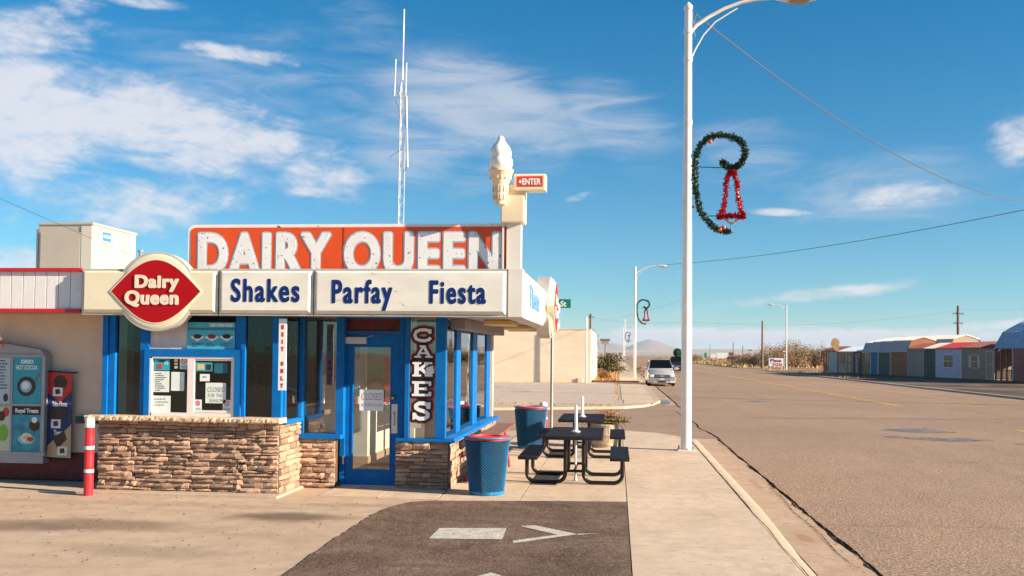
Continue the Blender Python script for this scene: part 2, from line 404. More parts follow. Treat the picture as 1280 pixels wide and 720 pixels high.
g_disp = ground_mat('display_lot_mat', (.07, .05, .042), (.26, .19, .15), (.14, .1, .08), (.05, .035, .03), .16, 8, .4, bump=.4)  # dark asphalt with pale patches, sheds' shade also put into the tone
RZ = -0.1                                    # level of the road surface below the walk
mb = MB(); mb.poly([(-20000, -3000, RZ - .05), (20000, -3000, RZ - .05), (20000, 26000, RZ - .05), (-20000, 26000, RZ - .05)])
tag(mb.build('ground', g_dirt, recalc=False), kind='structure')
mb = MB(); mb.poly([(2.46, -30, RZ), (20.7, -30, RZ), (20.7, 150, RZ), (20.7, 1400, RZ), (2.2, 1400, RZ), (2.46, 150, RZ)])
tag(mb.build('road', g_road, recalc=False), kind='structure')
mb = MB(); mb.poly([(-60, 25.0, RZ + .004), (2.46, 25.0, RZ + .004), (2.46, 43, RZ + .004), (-60, 43, RZ + .004)])
tag(mb.build('side_street', g_side, recalc=False), kind='structure')
mb = MB(); mb.poly([(20.7, 150, RZ + .004), (120, 150, RZ + .004), (120, 166, RZ + .004), (20.7, 166, RZ + .004)])
tag(mb.build('side_road', g_side, recalc=False), kind='structure')
# lot slab (its edge along the side street is the kerb face)
lot = [(-30, -30), (1.72, -30), (1.72, 23.7), (1.45, 24.7), (1.0, 25.5), (.3, 26.1), (-.9, 25.7), (-3, 25.5), (-30, 25.4)]
mb = MB(); mb.prism(lot, RZ - .04, 0)
tag(mb.build('lot_pavement', g_conc), kind='structure')
edge = [(-3.1, -20), (-3.0, 8.0), (-2.94, 8.56), (-2.97, 9.9), (-2.98, 11.0), (-2.97, 11.8), (-2.93, 12.3), (-2.84, 12.7), (-2.70, 12.98), (-2.45, 13.12), (-1.82, 13.2), (-.75, 13.38), (.145, 13.46), (.145, -20)]
rr = random.Random(3); fine_edge = []
for (a, b), (c, d) in zip(edge[1:-1], edge[2:-1]):
    for k in range(10):
        t = k / 10; fine_edge.append((a + (c - a) * t + rr.gauss(0, .008), b + (d - b) * t + rr.gauss(0, .006)))
mb = MB(); mb.prism([edge[0]] + fine_edge + [edge[-2], edge[-1]], .001, .012)
tag(mb.build('drive_asphalt', g_asph), kind='structure')

# sidewalk laid in slabs with open joints
walk = bpy.data.objects.new('sidewalk', None); COL.objects.link(walk); walk['kind'] = 'structure'
dark_joint = M('joint_dirt', (.07, .05, .035), .95, spec=.05)
def slab(x0, x1, y0, y1, z=.012, pts=None, parent=walk):
    g = .006; mb = MB()
    if pts: mb.prism(pts, .001, z)
    else: mb.box(x0 + g, x1 - g, y0 + g, y1 - g, .001, z)
    mb.build('slab', g_walk, parent)
js = [-4, -.5, 2.6, 5.3, 7.9, 10.4, 12.9, 15.4, 18.45, 21.5]
for a, b in zip(js, js[1:]): slab(.15, 1.72, a, b)
slab(0, 0, 0, 0, pts=[(.156, 21.506), (1.714, 21.506), (1.714, 23.7), (1.45, 24.68), (1.0, 25.48), (.156, 26.0)])
for x0, x1 in ((-2.42, -1.3), (-1.3, .15)):
    ys = [13.62, 16.7, 19.8, 22.8, 25.45]
    for a, b in zip(ys, ys[1:]):
        if a == 13.62:
            slab(0, 0, 0, 0, pts=[(x0 + .006, 13.24 + (x0 + 2.42) * .09), (x1 - .006, 13.24 + (x1 + 2.42) * .09), (x1 - .006, b - .006), (x0 + .006, b - .006)])
        else: slab(x0, x1, a, b)
for x0, x1 in ((-4.1, -3.25), (-3.25, -2.43)): slab(x0, x1, 13.32 if x0 < -4 else 13.24, 14.15)
mb = MB(); mb.box(-14, -4.57, 12.98, 14.2, -.02, .032, .008); tag(mb.build('building_apron', g_kerb), kind='structure')
# slab joints' dark bed
mb = MB(); mb.poly([(-2.44, 13.3, .002), (.15, 13.5, .002), (.15, -4, .002), (1.73, -4, .002), (1.73, 23.7, .002), (1.0, 25.45, .002), (-2.44, 25.45, .002)])
tag(mb.build('joint_bed', dark_joint, recalc=False), kind='structure')

# kerb, with the drop towards the driveway, and the gutter
kin = [(-10, 1.72), (4, 1.72), (9.3, 1.72), (10.4, 1.72), (11.8, 1.73), (13.3, 1.735), (15, 1.735), (19, 1.735), (23.8, 1.735)]
def kz(y): return .012 if y > 13.2 else .012 - min(1, (13.2 - y) / 2.2) * .055
mb = MB(); rings = []
for y, x in kin:
    z = kz(y); rings.append([(x, y, RZ - .04), (x, y, z), (x + .13, y, z - .004), (x + .175, y, z - .03), (x + .20, y, RZ - .04)])
mb.loft(rings); tag(mb.build('kerb', g_kerb, smooth=True), kind='structure')
mb = MB(); n = 140; rr = random.Random(5); A, B = [], []
for i in range(n + 1):
    y = -10 + i * 35.0 / n; A.append((1.9, y, RZ + .035)); B.append((2.5 + rr.gauss(0, .02), y, RZ + .004 + .004))
for i in range(n): mb.poly([A[i], B[i], B[i + 1], A[i + 1]])
tag(mb.build('gutter', g_gut, recalc=False), kind='structure')
tar = M('tar_crack', (.012, .008, .006), 1.0, spec=.02)
mb = MB(); A, B = [], []                     # the open seam between gutter and road
for i in range(400):
    y = -10 + i * 35.0 / 399; w = .006 + .034 * max(0, noise.noise((y * 1.1, 3, 0)) + .3) + rr.random() * .014; c = 2.53 + noise.noise((y * .5, 0, 0)) * .05 + noise.noise((y * 3, 7, 0)) * .015
    A.append((c - w, y, RZ + .012)); B.append((c + w, y, RZ + .012))
for i in range(399): mb.poly([A[i], B[i], B[i + 1], A[i + 1]])
A, B = [], []
for i in range(240):
    y = -6 + i * 31.0 / 239; w = .002 + rr.random() * .005; c = 1.735 + noise.noise((y * .9, 9, 0)) * .015
    A.append((c - w, y, .0165)); B.append((c + w, y, .0165))
for i in range(239): mb.poly([A[i], B[i], B[i + 1], A[i + 1]])
def crack(mb, p, q, w, z, n=40, amp=.06, seed=0):
    A, B = [], []; p, q = Vector(p), Vector(q); d = (q - p).normalized(); nn = Vector((-d.y, d.x))
    for i in range(n + 1):
        t = i / n; c = p.lerp(q, t) + nn * noise.noise((t * 7 + seed, seed * 3.1, 0)) * amp; ww = w * (.4 + rr.random()) * min(1, 6 * min(t, 1 - t) + .2)
        A.append((*(c - nn * ww), z)); B.append((*(c + nn * ww), z))
    for i in range(n): mb.poly([A[i], A[i + 1], B[i + 1], B[i]])
crack(mb, (2.6, 12.7), (9.2, 12.95), .006, RZ + .006, seed=1); crack(mb, (2.6, 20.2), (12, 21.0), .008, RZ + .006, seed=2)
crack(mb, (2.6, 34), (20, 36), .03, RZ + .006, seed=3, amp=.2); crack(mb, (2.6, 24), (2.2, 38), .02, RZ + .008, seed=4, amp=.15)
crack(mb, (2.35, 10), (2.42, 16.5), .006, RZ + .022, seed=5, amp=.05, n=90); crack(mb, (6, 5), (14, 33), .004, RZ + .006, seed=15, amp=.5, n=120); crack(mb, (1.9, 24.9), (2.5, 23.6), .03, RZ + .014, seed=6)
tag(mb.build('pavement_crack', tar), kind='structure')

# painted markings and patches
white = M('marking_white', (.58, .53, .47), .8, var=.2, vs=9, fleck=((.2, .15, .12), 60, .56)); yellow = M('marking_yellow', (.66, .36, .07), .8, var=.12, vs=2, fleck=((.33, .23, .16), 1.6, .6))
def marking(name, polys, mat, label=None):
    mb = MB()
    for p in polys: mb.poly(p)
    o = mb.build(name, mat, recalc=True); tag(o, kind='structure'); return o
def gp(x, y, z=.016): p = atz(x, y, z); return (p.x, p.y, z)
marking('arrow_marking', [[gp(549, 660), gp(633, 660), gp(628, 674), gp(536, 673)], [gp(650, 657.6), gp(668, 656.4), gp(722, 667.6), gp(697, 668.2)], [gp(722, 667.2), gp(748, 666.6), gp(722, 668.4)], [gp(641, 679), gp(641, 675.5), gp(697, 668.3), gp(722, 667.7)]], white)
marking('arrow_marking', [[gp(590, 722), gp(614, 715.5), gp(634, 722), gp(612, 726)]], white)
def line(x, y0, y1, w=.085, z=RZ + .006, n=40):
    A = [(x(y0 + (y1 - y0) * i / n) - w, y0 + (y1 - y0) * i / n, z) for i in range(n + 1)]; B = [(p[0] + 2 * w, p[1], z) for p in A]
    return [[A[i], B[i], B[i + 1], A[i + 1]] for i in range(n)]
cx = lambda y: 11.98 - (y - 45) * .011 if y < 150 else 10.8
marking('lane_marking', line(cx, 44, 150) + line(lambda y: cx(y) + .3, 44, 150) + line(cx, 150, 700, .1), yellow)
marking('lane_marking', line(lambda y: 16.8 - (y - 46) * .011, 44.5, 150) + line(lambda y: 15.6, 150, 700, .1), yellow)
marking('lane_marking', line(lambda y: 11.65, 12, 30.3, .07) + line(lambda y: 16.4, 12, 31, .07), yellow)
sealer = M('patch_sealer', (.17, .145, .14), .6, var=.4, vs=5, fleck=((.36, .24, .16), 3.5, .56))
def blob(cx_, cy, rx, ry, seed, z):
    return [[(cx_ + rx * math.cos(a) * q, cy + ry * math.sin(a) * q, z) for a in [i * math.pi / 24 for i in range(48)] for q in (1 + .55 * noise.noise((math.cos(a) * 1.7 + seed, math.sin(a) * 1.7, seed)) + .35 * noise.noise((a * 4, seed, 2)),)]]
marking('asphalt_patch', blob(8.6, 29.4, .85, .7, 1, RZ + .005) + blob(8.5, 26.4, 1.0, .45, 5, RZ + .005) + blob(7.3, 26.9, .3, .25, 2, RZ + .0054) + blob(6.5, 46.5, .5, .6, 9, RZ + .005) + blob(10.0, 25.4, .25, .2, 4, RZ + .005), sealer)

# the far block: walk, gravel lot, red kerb
far = [(-60, 35.4), (-4.5, 36.1), (-2.1, 37.2), (.3, 38.4), (1.1, 39.8), (1.55, 41.6), (1.93, 44.2), (1.98, 60), (1.98, 900), (-60, 900)]
mb = MB(); mb.prism(far, RZ - .04, 0); tag(mb.build('far_kerb', g_kerb), kind='structure')
mb = MB(); mb.poly([(-60, 37.2, .004), (-4.5, 37.9, .004), (-.1, 39.8, .004), (.12, 44, .004), (.12, 71.4, .004), (-60, 71.4, .004)]); tag(mb.build('gravel_lot', g_gravel, recalc=False), kind='structure')
mb = MB(); mb.poly([(-60, 72.0, .004), (.2, 72.0, .004), (.25, 900, .004), (-60, 900, .004)]); tag(mb.build('dirt_lot', g_dirt, recalc=False), kind='structure')
fwalk = bpy.data.objects.new('far_sidewalk', None); COL.objects.link(fwalk); fwalk['kind'] = 'structure'
y = 41.0
while y < 100:
    slab(.22 if y > 42 else .3, 1.62, y, y + 3.0, .012, parent=fwalk); y += 3.0
mb = MB(); mb.box(.22, 1.62, 101, 890, .001, .012); mb.build('paving', g_walk, fwalk)
mb = MB(); mb.poly([(2.0, 41, RZ + .008), (2.52, 42, RZ + .008), (2.52, 900, RZ + .008), (2.0, 900, RZ + .008)]); tag(mb.build('far_gutter', g_gut, recalc=False), kind='structure')
mb = MB(); crack(mb, (2.55, 38.5), (2.58, 70), .03, RZ + .013, 120, .08, 11); crack(mb, (2.58, 70), (2.58, 160), .04, RZ + .013, 100, .05, 12); tag(mb.build('pavement_crack', tar), kind='structure')
redk = M('red_brown_kerb', (.42, .17, .12), .8, var=.3, vs=3)  # mottled red-brown tone for the low kerb strip
mb = MB(); mb.box(-18, 1.6, 71.5, 71.75, 0, .13, .02); tag(mb.build('red_kerb', redk), kind='structure')
# right-hand verge: kerb and the gravel display lot
mb = MB(); mb.prism([(20.7, -30), (120, -30), (120, 148), (24, 148), (20.7, 141)], RZ - .04, .0); tag(mb.build('verge_kerb', g_kerb), kind='structure')
mb = MB(); mb.poly([(21.0, -29, .004), (119, -29, .004), (119, 147, .004), (24.2, 147, .004), (21.0, 140.5, .004)]); tag(mb.build('display_lot', g_disp, recalc=False), kind='structure')
mb = MB(); mb.prism([(20.7, 170), (120, 166.5), (120, 900), (20.7, 900)], RZ - .04, .0); tag(mb.build('verge', g_dirt), kind='structure')

# hills and the far plain
hill_m = M('hill_rock', (.20, .135, .115), .95, var=.3, vs=.0015, bump=.0)
plain_m = M('plain_earth', (.40, .27, .19), .95, var=.22, vs=.0012)
def ridge(name, D, pts, mat, depth):
    """A range at distance D: pts are (px x, px y of the skyline)."""
    xs = [aty(px, py, D) for px, py in pts]; X = [p.x for p in xs]; Z = [max(0, p.z - 0) for p in xs]
    n, m = 150, 14; mb = MB(); grid = []
    for j in range(m + 1):
        v = j / m; row = []
        for i in range(n + 1):
            x = X[0] + (X[-1] - X[0]) * i / n; h = float(np.interp(x, X, Z)); prof = math.sin(math.pi * min(1, v)) ** .9
            nz = 1 + .16 * noise.fractal((x / 260, v * 3, D * .01), 1, 2, 4) * (1 if v != .5 else .3)
            row.append(mb.bm.verts.new((x + 60 * noise.noise((v * 4, x / 500, 1)), D + (v - .5) * depth, h * prof * nz + RZ - .2 + (-.3 if j in (0, m) else 0))))
        grid.append(row)
    for j in range(m):
        for i in range(n): mb.bm.faces.new((grid[j][i], grid[j][i + 1], grid[j + 1][i + 1], grid[j + 1][i]))
    o = mb.build(name, mat, smooth=True, angle=70); return tag(o, kind='structure')
ridge('hill', 9000, [(777, 437.5), (785, 434.5), (792, 431), (799, 428), (806, 426), (814, 425.2), (822, 426.4), (830, 429), (838, 432.2), (848, 435.4), (862, 438), (880, 441)], hill_m, 900)
ridge('hill_range', 11500, [(560, 436), (640, 434), (700, 432), (735, 430), (748, 427.5), (760, 429.5), (768, 428), (778, 430.5), (790, 433), (810, 436), (835, 440)], hill_m, 1500)
ridge('plain_rise', 7000, [(400, 438), (600, 437), (740, 437.5), (800, 437.2), (850, 436.8), (880, 436), (905, 436.2), (930, 437), (960, 438), (1000, 439.5), (1060, 441), (1150, 443), (1400, 448)], plain_m, 5200)

# ================================================================== the ice cream shop
stucco = M('stucco', (.78, .62, .50), .9, var=.06, vs=3, bump=.55, bs=90)
cream = M('lightbox_cream', (.80, .77, .68), .5, var=.07, vs=1.5, stretch=(1, 1, 3), fleck=((.6, .54, .42), 5, .68))
logocream = M('logo_cream', (.80, .72, .52), .35, var=.03, vs=2)
alu = M('aluminium_trim', (.60, .55, .48), .45, metal=.25, var=.12, vs=5)
redtrim = M('red_trim', (.52, .012, .02), .5, var=.12, vs=4)
redlogo = M('logo_red', (.42, .003, .008), .5, var=.05, vs=2, spec=.2)
darkred = M('dark_red_base', (.13, .012, .014), .6, var=.2, vs=4)
whitesid = M('white_siding', (.74, .72, .72), .6, var=.06, vs=5, bump=.4, bs=60, stretch=(6, 6, 1))
blue = M('blue_frame', (.002, .135, .43), .5, var=.1, vs=6, spec=.18, fleck=((.16, .32, .55), 28, .72))
navy = M('navy_letter', (.004, .026, .15), .6, spec=.2)
soffit = M('soffit', (.42, .36, .30), .8, var=.12, vs=2)
whitep = M('white_paint', (.80, .77, .72), .5, var=.06, vs=5)
offw = M('window_white', (.78, .70, .66), .45, var=.05, vs=4)
paper = M('paper', (.72, .78, .74), .8, var=.05, vs=9)
paperw = M('paper_white', (.80, .80, .78), .8, var=.03, vs=9)
ink = M('ink', (.05, .06, .08), .8)
inkl = M('pencil_grey', (.33, .35, .36), .8)
black = M('black_print', (.012, .01, .012), .5)
teal = M('teal_print', (.02, .34, .44), .45, var=.1, vs=5)
tealpale = M('pale_teal', (.25, .55, .62), .5, var=.1, vs=6)
redp = M('red_print', (.55, .03, .03), .5)
brownp = M('brown_print', (.05, .022, .014), .5, var=.4, vs=30)
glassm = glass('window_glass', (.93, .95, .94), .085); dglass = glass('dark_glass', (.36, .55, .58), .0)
ledgem = M('ledge_stone', (.66, .47, .32), .85, var=.15, vs=8, bump=1.0, bs=38)
stonem = M('ledge_rock', (.40, .235, .15), .92, var=.24, vs=7, col2=(.68, .47, .34), bump=.8, bs=40, rnd=.34)
mortar = M('stone_backing', (.10, .055, .035), .95, var=.3, vs=10)
roofm = M('roof_membrane', (.55, .52, .47), .8, var=.1, vs=1)
tilem = M('floor_tile', (.55, .36, .25), .25, var=.15, vs=2)
inner = M('interior_wall', (.38, .34, .29), .8, var=.05, vs=1)
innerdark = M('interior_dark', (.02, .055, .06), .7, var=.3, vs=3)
steel = M('brushed_steel', (.55, .52, .5), .3, metal=.8)

BLD = thing('ice_cream_shop', (-6, 16, 0), 'low stucco ice cream shop with blue window frames, stacked stone base and white sign fascia', 'restaurant')
YF = 13.1                                    # front face of the sign fascia
YW, YD, YM = 13.36, 14.45, 14.30             # window planes: service bay, door, middle bay
XB0, XB1, XS = -7.28, -4.65, -2.44           # service bay from XB0 to XB1; XS: side wall
SIDE_END = 19.5
# walls, floor, ceiling, roof
mb = MB(); mb.box(-16, XB0 + .02, 13.98, 14.2, .05, 2.75); mb.build('wall', stucco, BLD)
mb = MB(); mb.box(-16, XB0, 13.955, 13.98, .05, .46, .004); mb.build('wall_base', darkred, BLD)
mb = MB(); mb.box(-16, XS - .02, SIDE_END - .05, SIDE_END + .1, 0, 2.9); mb.build('wall', stucco, BLD)
mb = MB(); mb.box(-16, XS - .08, 14.2, SIDE_END - .05, .0, .02); mb.build('floor', tilem, BLD)
mb = MB(); mb.box(-16, XS - .05, 13.5, SIDE_END - .05, 2.62, 2.7); mb.build('ceiling', whitep, BLD)
mb = MB(); mb.box(-16, -1.5, YF + .3, 21.4, 2.88, 3.04); mb.build('roof', roofm, BLD)
mb = MB(); mb.box(XS + .0, -1.5, YF + .2, 21.6, 2.52, 2.56); mb.box(XB0 - .3, XS, YF + .2, YW + .02, 2.52, 2.56); mb.box(XB1, XS, YW + .02, YM + .2, 2.521, 2.56); mb.box(-16, XB0 - .3, YF + .2, 14.0, 2.522, 2.56)
mb.build('soffit', soffit, BLD)
mb = MB(); mb.box(XS - .05, XS + .18, YM + .3, SIDE_END + .2, 2.36, 2.515, .01); mb.build('header_beam', M('beam_paint', (.28, .24, .23), .7), BLD)
for yy in (15.0, 17.6):
    lf = MB().box(-2.05, -1.6, yy, yy + .9, 2.44, 2.515, .02).build('soffit_light', M('aged_diffuser', (.62, .42, .12), .4), BLD)

# the stone-faced pony walls, stone by stone
STV = []
for k in range(7):
    rr = random.Random(100 + k); bm = bmesh.new(); g = {}
    for i in range(4):
        for j in range(3):
            x, z = i / 3 - .5, j / 2 - .5
            e = (i in (0, 3)) + (j in (0, 2))
            g[i, j] = bm.verts.new((x + (rr.uniform(-.05, .05) if 0 < i < 3 else rr.uniform(-.01, .01)), -.5 - rr.uniform(-.15, .5) + .28 * e, z + rr.uniform(-.07, .07)))
    for i in range(3):
        for j in range(2): bm.faces.new((g[i, j], g[i + 1, j], g[i + 1, j + 1], g[i, j + 1]))
    rim = [g[0, 0], g[1, 0], g[2, 0], g[3, 0], g[3, 1], g[3, 2], g[2, 2], g[1, 2], g[0, 2], g[0, 1]]
    bk = [bm.verts.new((v.co.x * 1.0, .6, v.co.z)) for v in rim]
    for a in range(10): b = (a + 1) % 10; bm.faces.new((rim[a], rim[b], bk[b], bk[a]))
    bmesh.ops.recalc_face_normals(bm, faces=bm.faces)
    me = bpy.data.meshes.new('stone'); bm.to_mesh(me); bm.free(); me.materials.append(stonem); STV.append(me)
def stone_wall(o0, ux, length, z0, z1, seed, hmin=.045, hmax=.105, lmin=.12, lmax=.40, parent_name='stone_wall', d0=.042, joined=False):
    """Coursed ledgestone on a vertical face starting at o0 (x,y), running along ux; outward normal is ux turned right."""
    rr = random.Random(seed); ux = Vector((ux[0], ux[1], 0)).normalized(); nn = Vector((ux.y, -ux.x, 0))
    par = empty(parent_name, BLD); off = -wloc(par); o0 = Vector((o0[0], o0[1], 0)); ang = math.atan2(ux.y, ux.x)
    c = [o0, o0 + ux * length]; mb = MB(); mb.prism([(c[0].x, c[0].y), (c[1].x, c[1].y), (c[1].x - nn.x * .12, c[1].y - nn.y * .12), (c[0].x - nn.x * .12, c[0].y - nn.y * .12)], z0, z1)
    mb.build('backing', mortar, par)
    JB = []; cols = []; s = 0                        # blocks of courses with broken joints between them, like hand-laid stone
    while s < length - 1e-3:
        w = min(rr.uniform(.5, .85), length - s)
        if length - s - w < .25: w = length - s
        cols.append((s, s + w)); s += w
    jog = lambda e, z: e if (e < 1e-3 or e > length - 1e-3) else e + .11 * noise.noise((e * 5, math.floor(z / .085) * 1.7, seed))
    for a, b in cols:
        z = z0
        while z < z1 - 1e-3:
            h = min(rr.uniform(hmin, hmax), z1 - z)
            if z1 - z - h < .035: h = z1 - z
            s = jog(a, z + h / 2); e = jog(b, z + h / 2)
            while s < e - .02:
                l = min(rr.uniform(lmin, lmax), e - s)
                if e - s - l < .09: l = e - s
                d = d0 + rr.uniform(-.018, .026); g = .008
                if joined: JB.append((s + l / 2, z + h / 2, l - g, h - g, d)); s += l; continue
                st = bpy.data.objects.new('stone', rr.choice(STV)); COL.objects.link(st); st.parent = par
                p = o0 + ux * (s + l / 2) + nn * (d / 2 - .01); st.location = Vector((p.x, p.y, z + h / 2)) + off
                st.rotation_euler = (0, rr.uniform(-.018, .018), ang); st.scale = (max(.02, l - g), d, max(.02, h - g))
                s += l
            z += h
    if joined:
        mb = MB()
        for c_, z_, l_, h_, d_ in JB: p = o0 + ux * c_ + nn * (d_ / 2 - .01); mb.obox((p.x, p.y, z_), (l_, d_, h_), ang, bev=.008)
        o = mb.build('small_stones', stonem, par); o['kind'] = 'stuff'
stone_wall((XB0, 13.26), (1, 0), XB1 - XB0, .033, 1.0, 1, .035, .085, .11, .36)
stone_wall((XB1, 13.26), (0, 1), .86, .02, .97, 2, .05, .10, .2, .45, d0=.035)
stone_wall((XB1, 14.14), (1, 0), .55, .012, .72, 3, .045, .09, .13, .34, d0=.04)
stone_wall((-3.22, 14.22), (1, 0), .78, .012, .70, 4, .045, .09, .13, .34, d0=.04)
stone_wall((XS, 14.24), (0, 1), SIDE_END - 14.24, .012, .68, 5, .06, .11, .25, .6, d0=.035, joined=True)
mb = MB(); rr = random.Random(8)             # rough-cut ledge
def ledge(x0, x1, y0, y1, z0, z1, n):
    bm = mb.bm; R0 = []
    for i in range(n + 1):
        x = x0 + (x1 - x0) * i / n; j = lambda a: rr.gauss(0, a)
        R0.append([(x, y1, z0), (x, y0 + .02 + j(.006), z0 + j(.003)), (x, y0 + j(.007), z0 + .02 + j(.004)), (x, y0 + j(.007), z1 - .018 + j(.003)), (x, y0 + .015 + j(.004), z1), (x, y1, z1)])
    mb.loft(R0)
ledge(XB0 - .13, XB1 - 1.35, 13.08, YW + .05, 1.004, 1.078, 44); ledge(XB1 - 1.343, XB1 + .055, 13.08, YW + .05, 1.003, 1.076, 44)
mb.build('ledge', ledgem, BLD)

# blue framing
def fr(name, parts, mat=blue, parent=BLD, bev=.004, label=None):
    mb = MB()
    for q in parts: mb.box(*q, bev)
    o = mb.build(name, mat, parent); 
    if label: o['label'] = label
    return o
def pane(x0, x1, z0, z1, Y, mat=glassm, parent=BLD, name='window_pane'):
    mb = MB(); mb.box(x0, x1, Y, Y + .006, z0, z1); return mb.build(name, mat, parent)
ZT = 2.52
def vx(px, Y, py=470): return aty(px, py, Y).x
# service bay
post = lambda a, b, Y, z0, z1, y0=-.02, y1=.06: (vx(a, Y), vx(b, Y), Y + y0, Y + y1, z0, z1)
fr('frame_post', [post(130, 136.5, YW, 1.07, ZT, -.06, .10)]); fr('frame_post', [post(137, 144.5, YW, 1.07, ZT, -.03, .08)])
fr('frame_post', [post(175.5, 186.5, YW, 1.07, ZT)]); fr('frame_post', [post(294.5, 306.5, YW, 1.07, ZT)]); fr('frame_post', [post(341, 352.5, YW, 1.07, ZT, -.03, .08)])
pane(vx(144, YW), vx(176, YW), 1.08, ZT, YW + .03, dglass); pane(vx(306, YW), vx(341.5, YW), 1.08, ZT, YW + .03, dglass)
sx0, sx1, sz0, sz1 = rect(187, 445.5, 295, 520, YW)
fr('service_surround', [(vx(180, YW - .05), vx(301, YW - .05), YW - .06, YW - .02, aty(240, 446, YW - .05).z, aty(240, 436.5, YW - .05).z), (vx(180, YW - .05), vx(187, YW - .05), YW - .062, YW - .022, 1.08, aty(240, 446, YW - .05).z), (vx(293, YW - .05), vx(301, YW - .05), YW - .062, YW - .022, 1.08, aty(240, 446, YW - .05).z)])
SW = empty('service_window', BLD)
def swr(a, b, c, d): x0, x1, z0, z1 = rect(a, b, c, d, YW - .03); return x0, x1, z0, z1
def box_r(name, r4, y0, y1, mat, parent, bev=0.0):
    mb = MB(); mb.box(r4[0], r4[1], y0, y1, r4[2], r4[3], bev); return mb.build(name, mat, parent)
F = MB()
for q in ((186.5, 445.5, 190.5, 520.5), (188, 445.5, 292, 448.5), (188, 516, 292, 520.5), (234.5, 446, 243, 520.5), (289, 446, 293, 520.5)):
    r_ = swr(*q); F.box(r_[0], r_[1], YW - .05 + (.002 if q[1] == 446 else 0), YW - .01, r_[2], r_[3], .003)
F.build('window_frame', offw, SW)
F = MB(); r_ = swr(243, 449, 289.5, 451); F.box(r_[0], r_[1], YW - .035, YW - .015, r_[2], r_[3]); r_ = swr(243, 513, 289.5, 516); F.box(r_[0], r_[1], YW - .035, YW - .015, r_[2], r_[3]); F.build('sliding_sash', offw, SW)
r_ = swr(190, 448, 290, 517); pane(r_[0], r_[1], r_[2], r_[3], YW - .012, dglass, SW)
# papers taped on the service window (parts of it)
def sheet(px, name, mat, Y, parent, th=.003, label=None):
    r4 = rect(*px, Y); o = box_r(name, r4, Y - th, Y, mat, parent)
    if label: o['label'] = label
    return o
YP = YW - .016
def lines(px, n, mat, Y, parent, name='print_line', seed=1, wmin=.4):
    rr = random.Random(seed); mb = MB(); x0, y0, x1, y1 = px
    for i in range(n):
        yy = y0 + (y1 - y0) * (i + .5) / n; e = x0 + (x1 - x0) * rr.uniform(wmin, 1); s = x0
        while s < e:
            w = rr.uniform(1.2, 3.4); a = aty(s, yy, Y); b = aty(min(e, s + w), yy, Y); h = abs(aty(x0, y0, Y).z - aty(x0, y1, Y).z) / n * .42
            mb.box(a.x, b.x, Y - .0015, Y, a.z - h / 2, a.z + h / 2); s += w + .9
    o = mb.build(name, mat, parent); o['kind'] = 'stuff'; return o
o = sheet((192, 464, 211.5, 490), 'notice_paper', paper, YP, SW, label='printed paper notice with many black lines'); lines((193.5, 465.5, 208, 489), 9, ink, YP - .0035, o, seed=3)
sheet((214, 465, 230.5, 488.5), 'notice_paper', paper, YP, SW, label='plain pale green paper')
o = sheet((188.5, 494.5, 213, 515.5), 'notice_paper', paper, YP, SW, label='pale notice with three grey lines'); lines((192, 497, 211, 508), 3, inkl, YP - .0035, o, seed=5, wmin=.5)
o = sheet((193, 449, 212, 463), 'gift_card_poster', teal, YP, SW, label='small teal poster with a red card'); sheet((196.5, 455, 202.5, 461), 'red_card', redp, YP - .0035, o); sheet((205, 451, 210, 456), 'pale_spot', tealpale, YP - .0035, o); sheet((199, 450.4, 207, 452.3), 'dark_title', black, YP - .0035, o)
for k, c in enumerate((paper, M('orange_print', (.6, .2, .05), .6), tealpale)): sheet((218, 449 + k * 4.3, 222, 452 + k * 4.3), 'sticker', c, YP, SW)
def nosmoke(px, parent):
    o = sheet(px, 'no_smoking_sticker', paperw, YP, parent); x0, y0, x1, y1 = px; c = aty((x0 + x1) / 2, y0 + (y1 - y0) * .3, YP); rr_ = (aty(x1, y0, YP).x - aty(x0, y0, YP).x) * .3
    mb = MB(); P = [(c.x + rr_ * math.cos(a), YP - .005, c.z + rr_ * math.sin(a)) for a in [i * math.pi / 10 for i in range(21)]]; mb.tube(P, rr_ * .14, 4, False); mb.tube([(c.x - rr_ * .7, YP - .005, c.z + rr_ * .7), (c.x + rr_ * .7, YP - .005, c.z - rr_ * .7)], rr_ * .12, 4); mb.build('red_ring', redp, o)
    b = sheet((x0 + .6, y0 + (y1 - y0) * .66, x1 - .6, y1 - .6), 'colour_strip', tealpale, YP - .0035, o)
for q in ((225, 447, 235, 461.5), (242.5, 499.5, 252, 514.5), (278.5, 500, 288.5, 515)): nosmoke(q, SW)
o = sheet((245, 453, 265.5, 464), 'food_poster', teal, YP, SW, label='teal poster with a yellow dessert'); sheet((247, 455, 255, 462), 'dessert_print', M('custard', (.7, .5, .2), .6), YP - .0035, o); sheet((258, 455.5, 264, 462.5), 'bowl_print', brownp, YP - .0035, o)
o = sheet((268, 454, 285, 466.5), 'drink_poster', M('deep_teal', (.015, .13, .17), .5), YP, SW, label='dark teal poster')
sheet((250, 467.5, 262, 476.5), 'round_notice', paperw, YP, SW, label='small white note'); sheet((254, 470, 258, 472), 'print_line', inkl, YP - .0035, SW)
cs = sheet((257, 478.5, 282.5, 504), 'closed_sign', paper, YP, SW, label='hand lettered paper reading CLOSED FOR THE SEASON')
for t, a in (('CLOSED', (259.5, 281, 490, 484)), ('FOR THE', (260.5, 278, 496.5, 492)), ('SEASON', (262, 279.5, 502.8, 498.6))): front_text('handwriting', t, a, YP - .004, inkl, cs, .001, 0.0, .003)
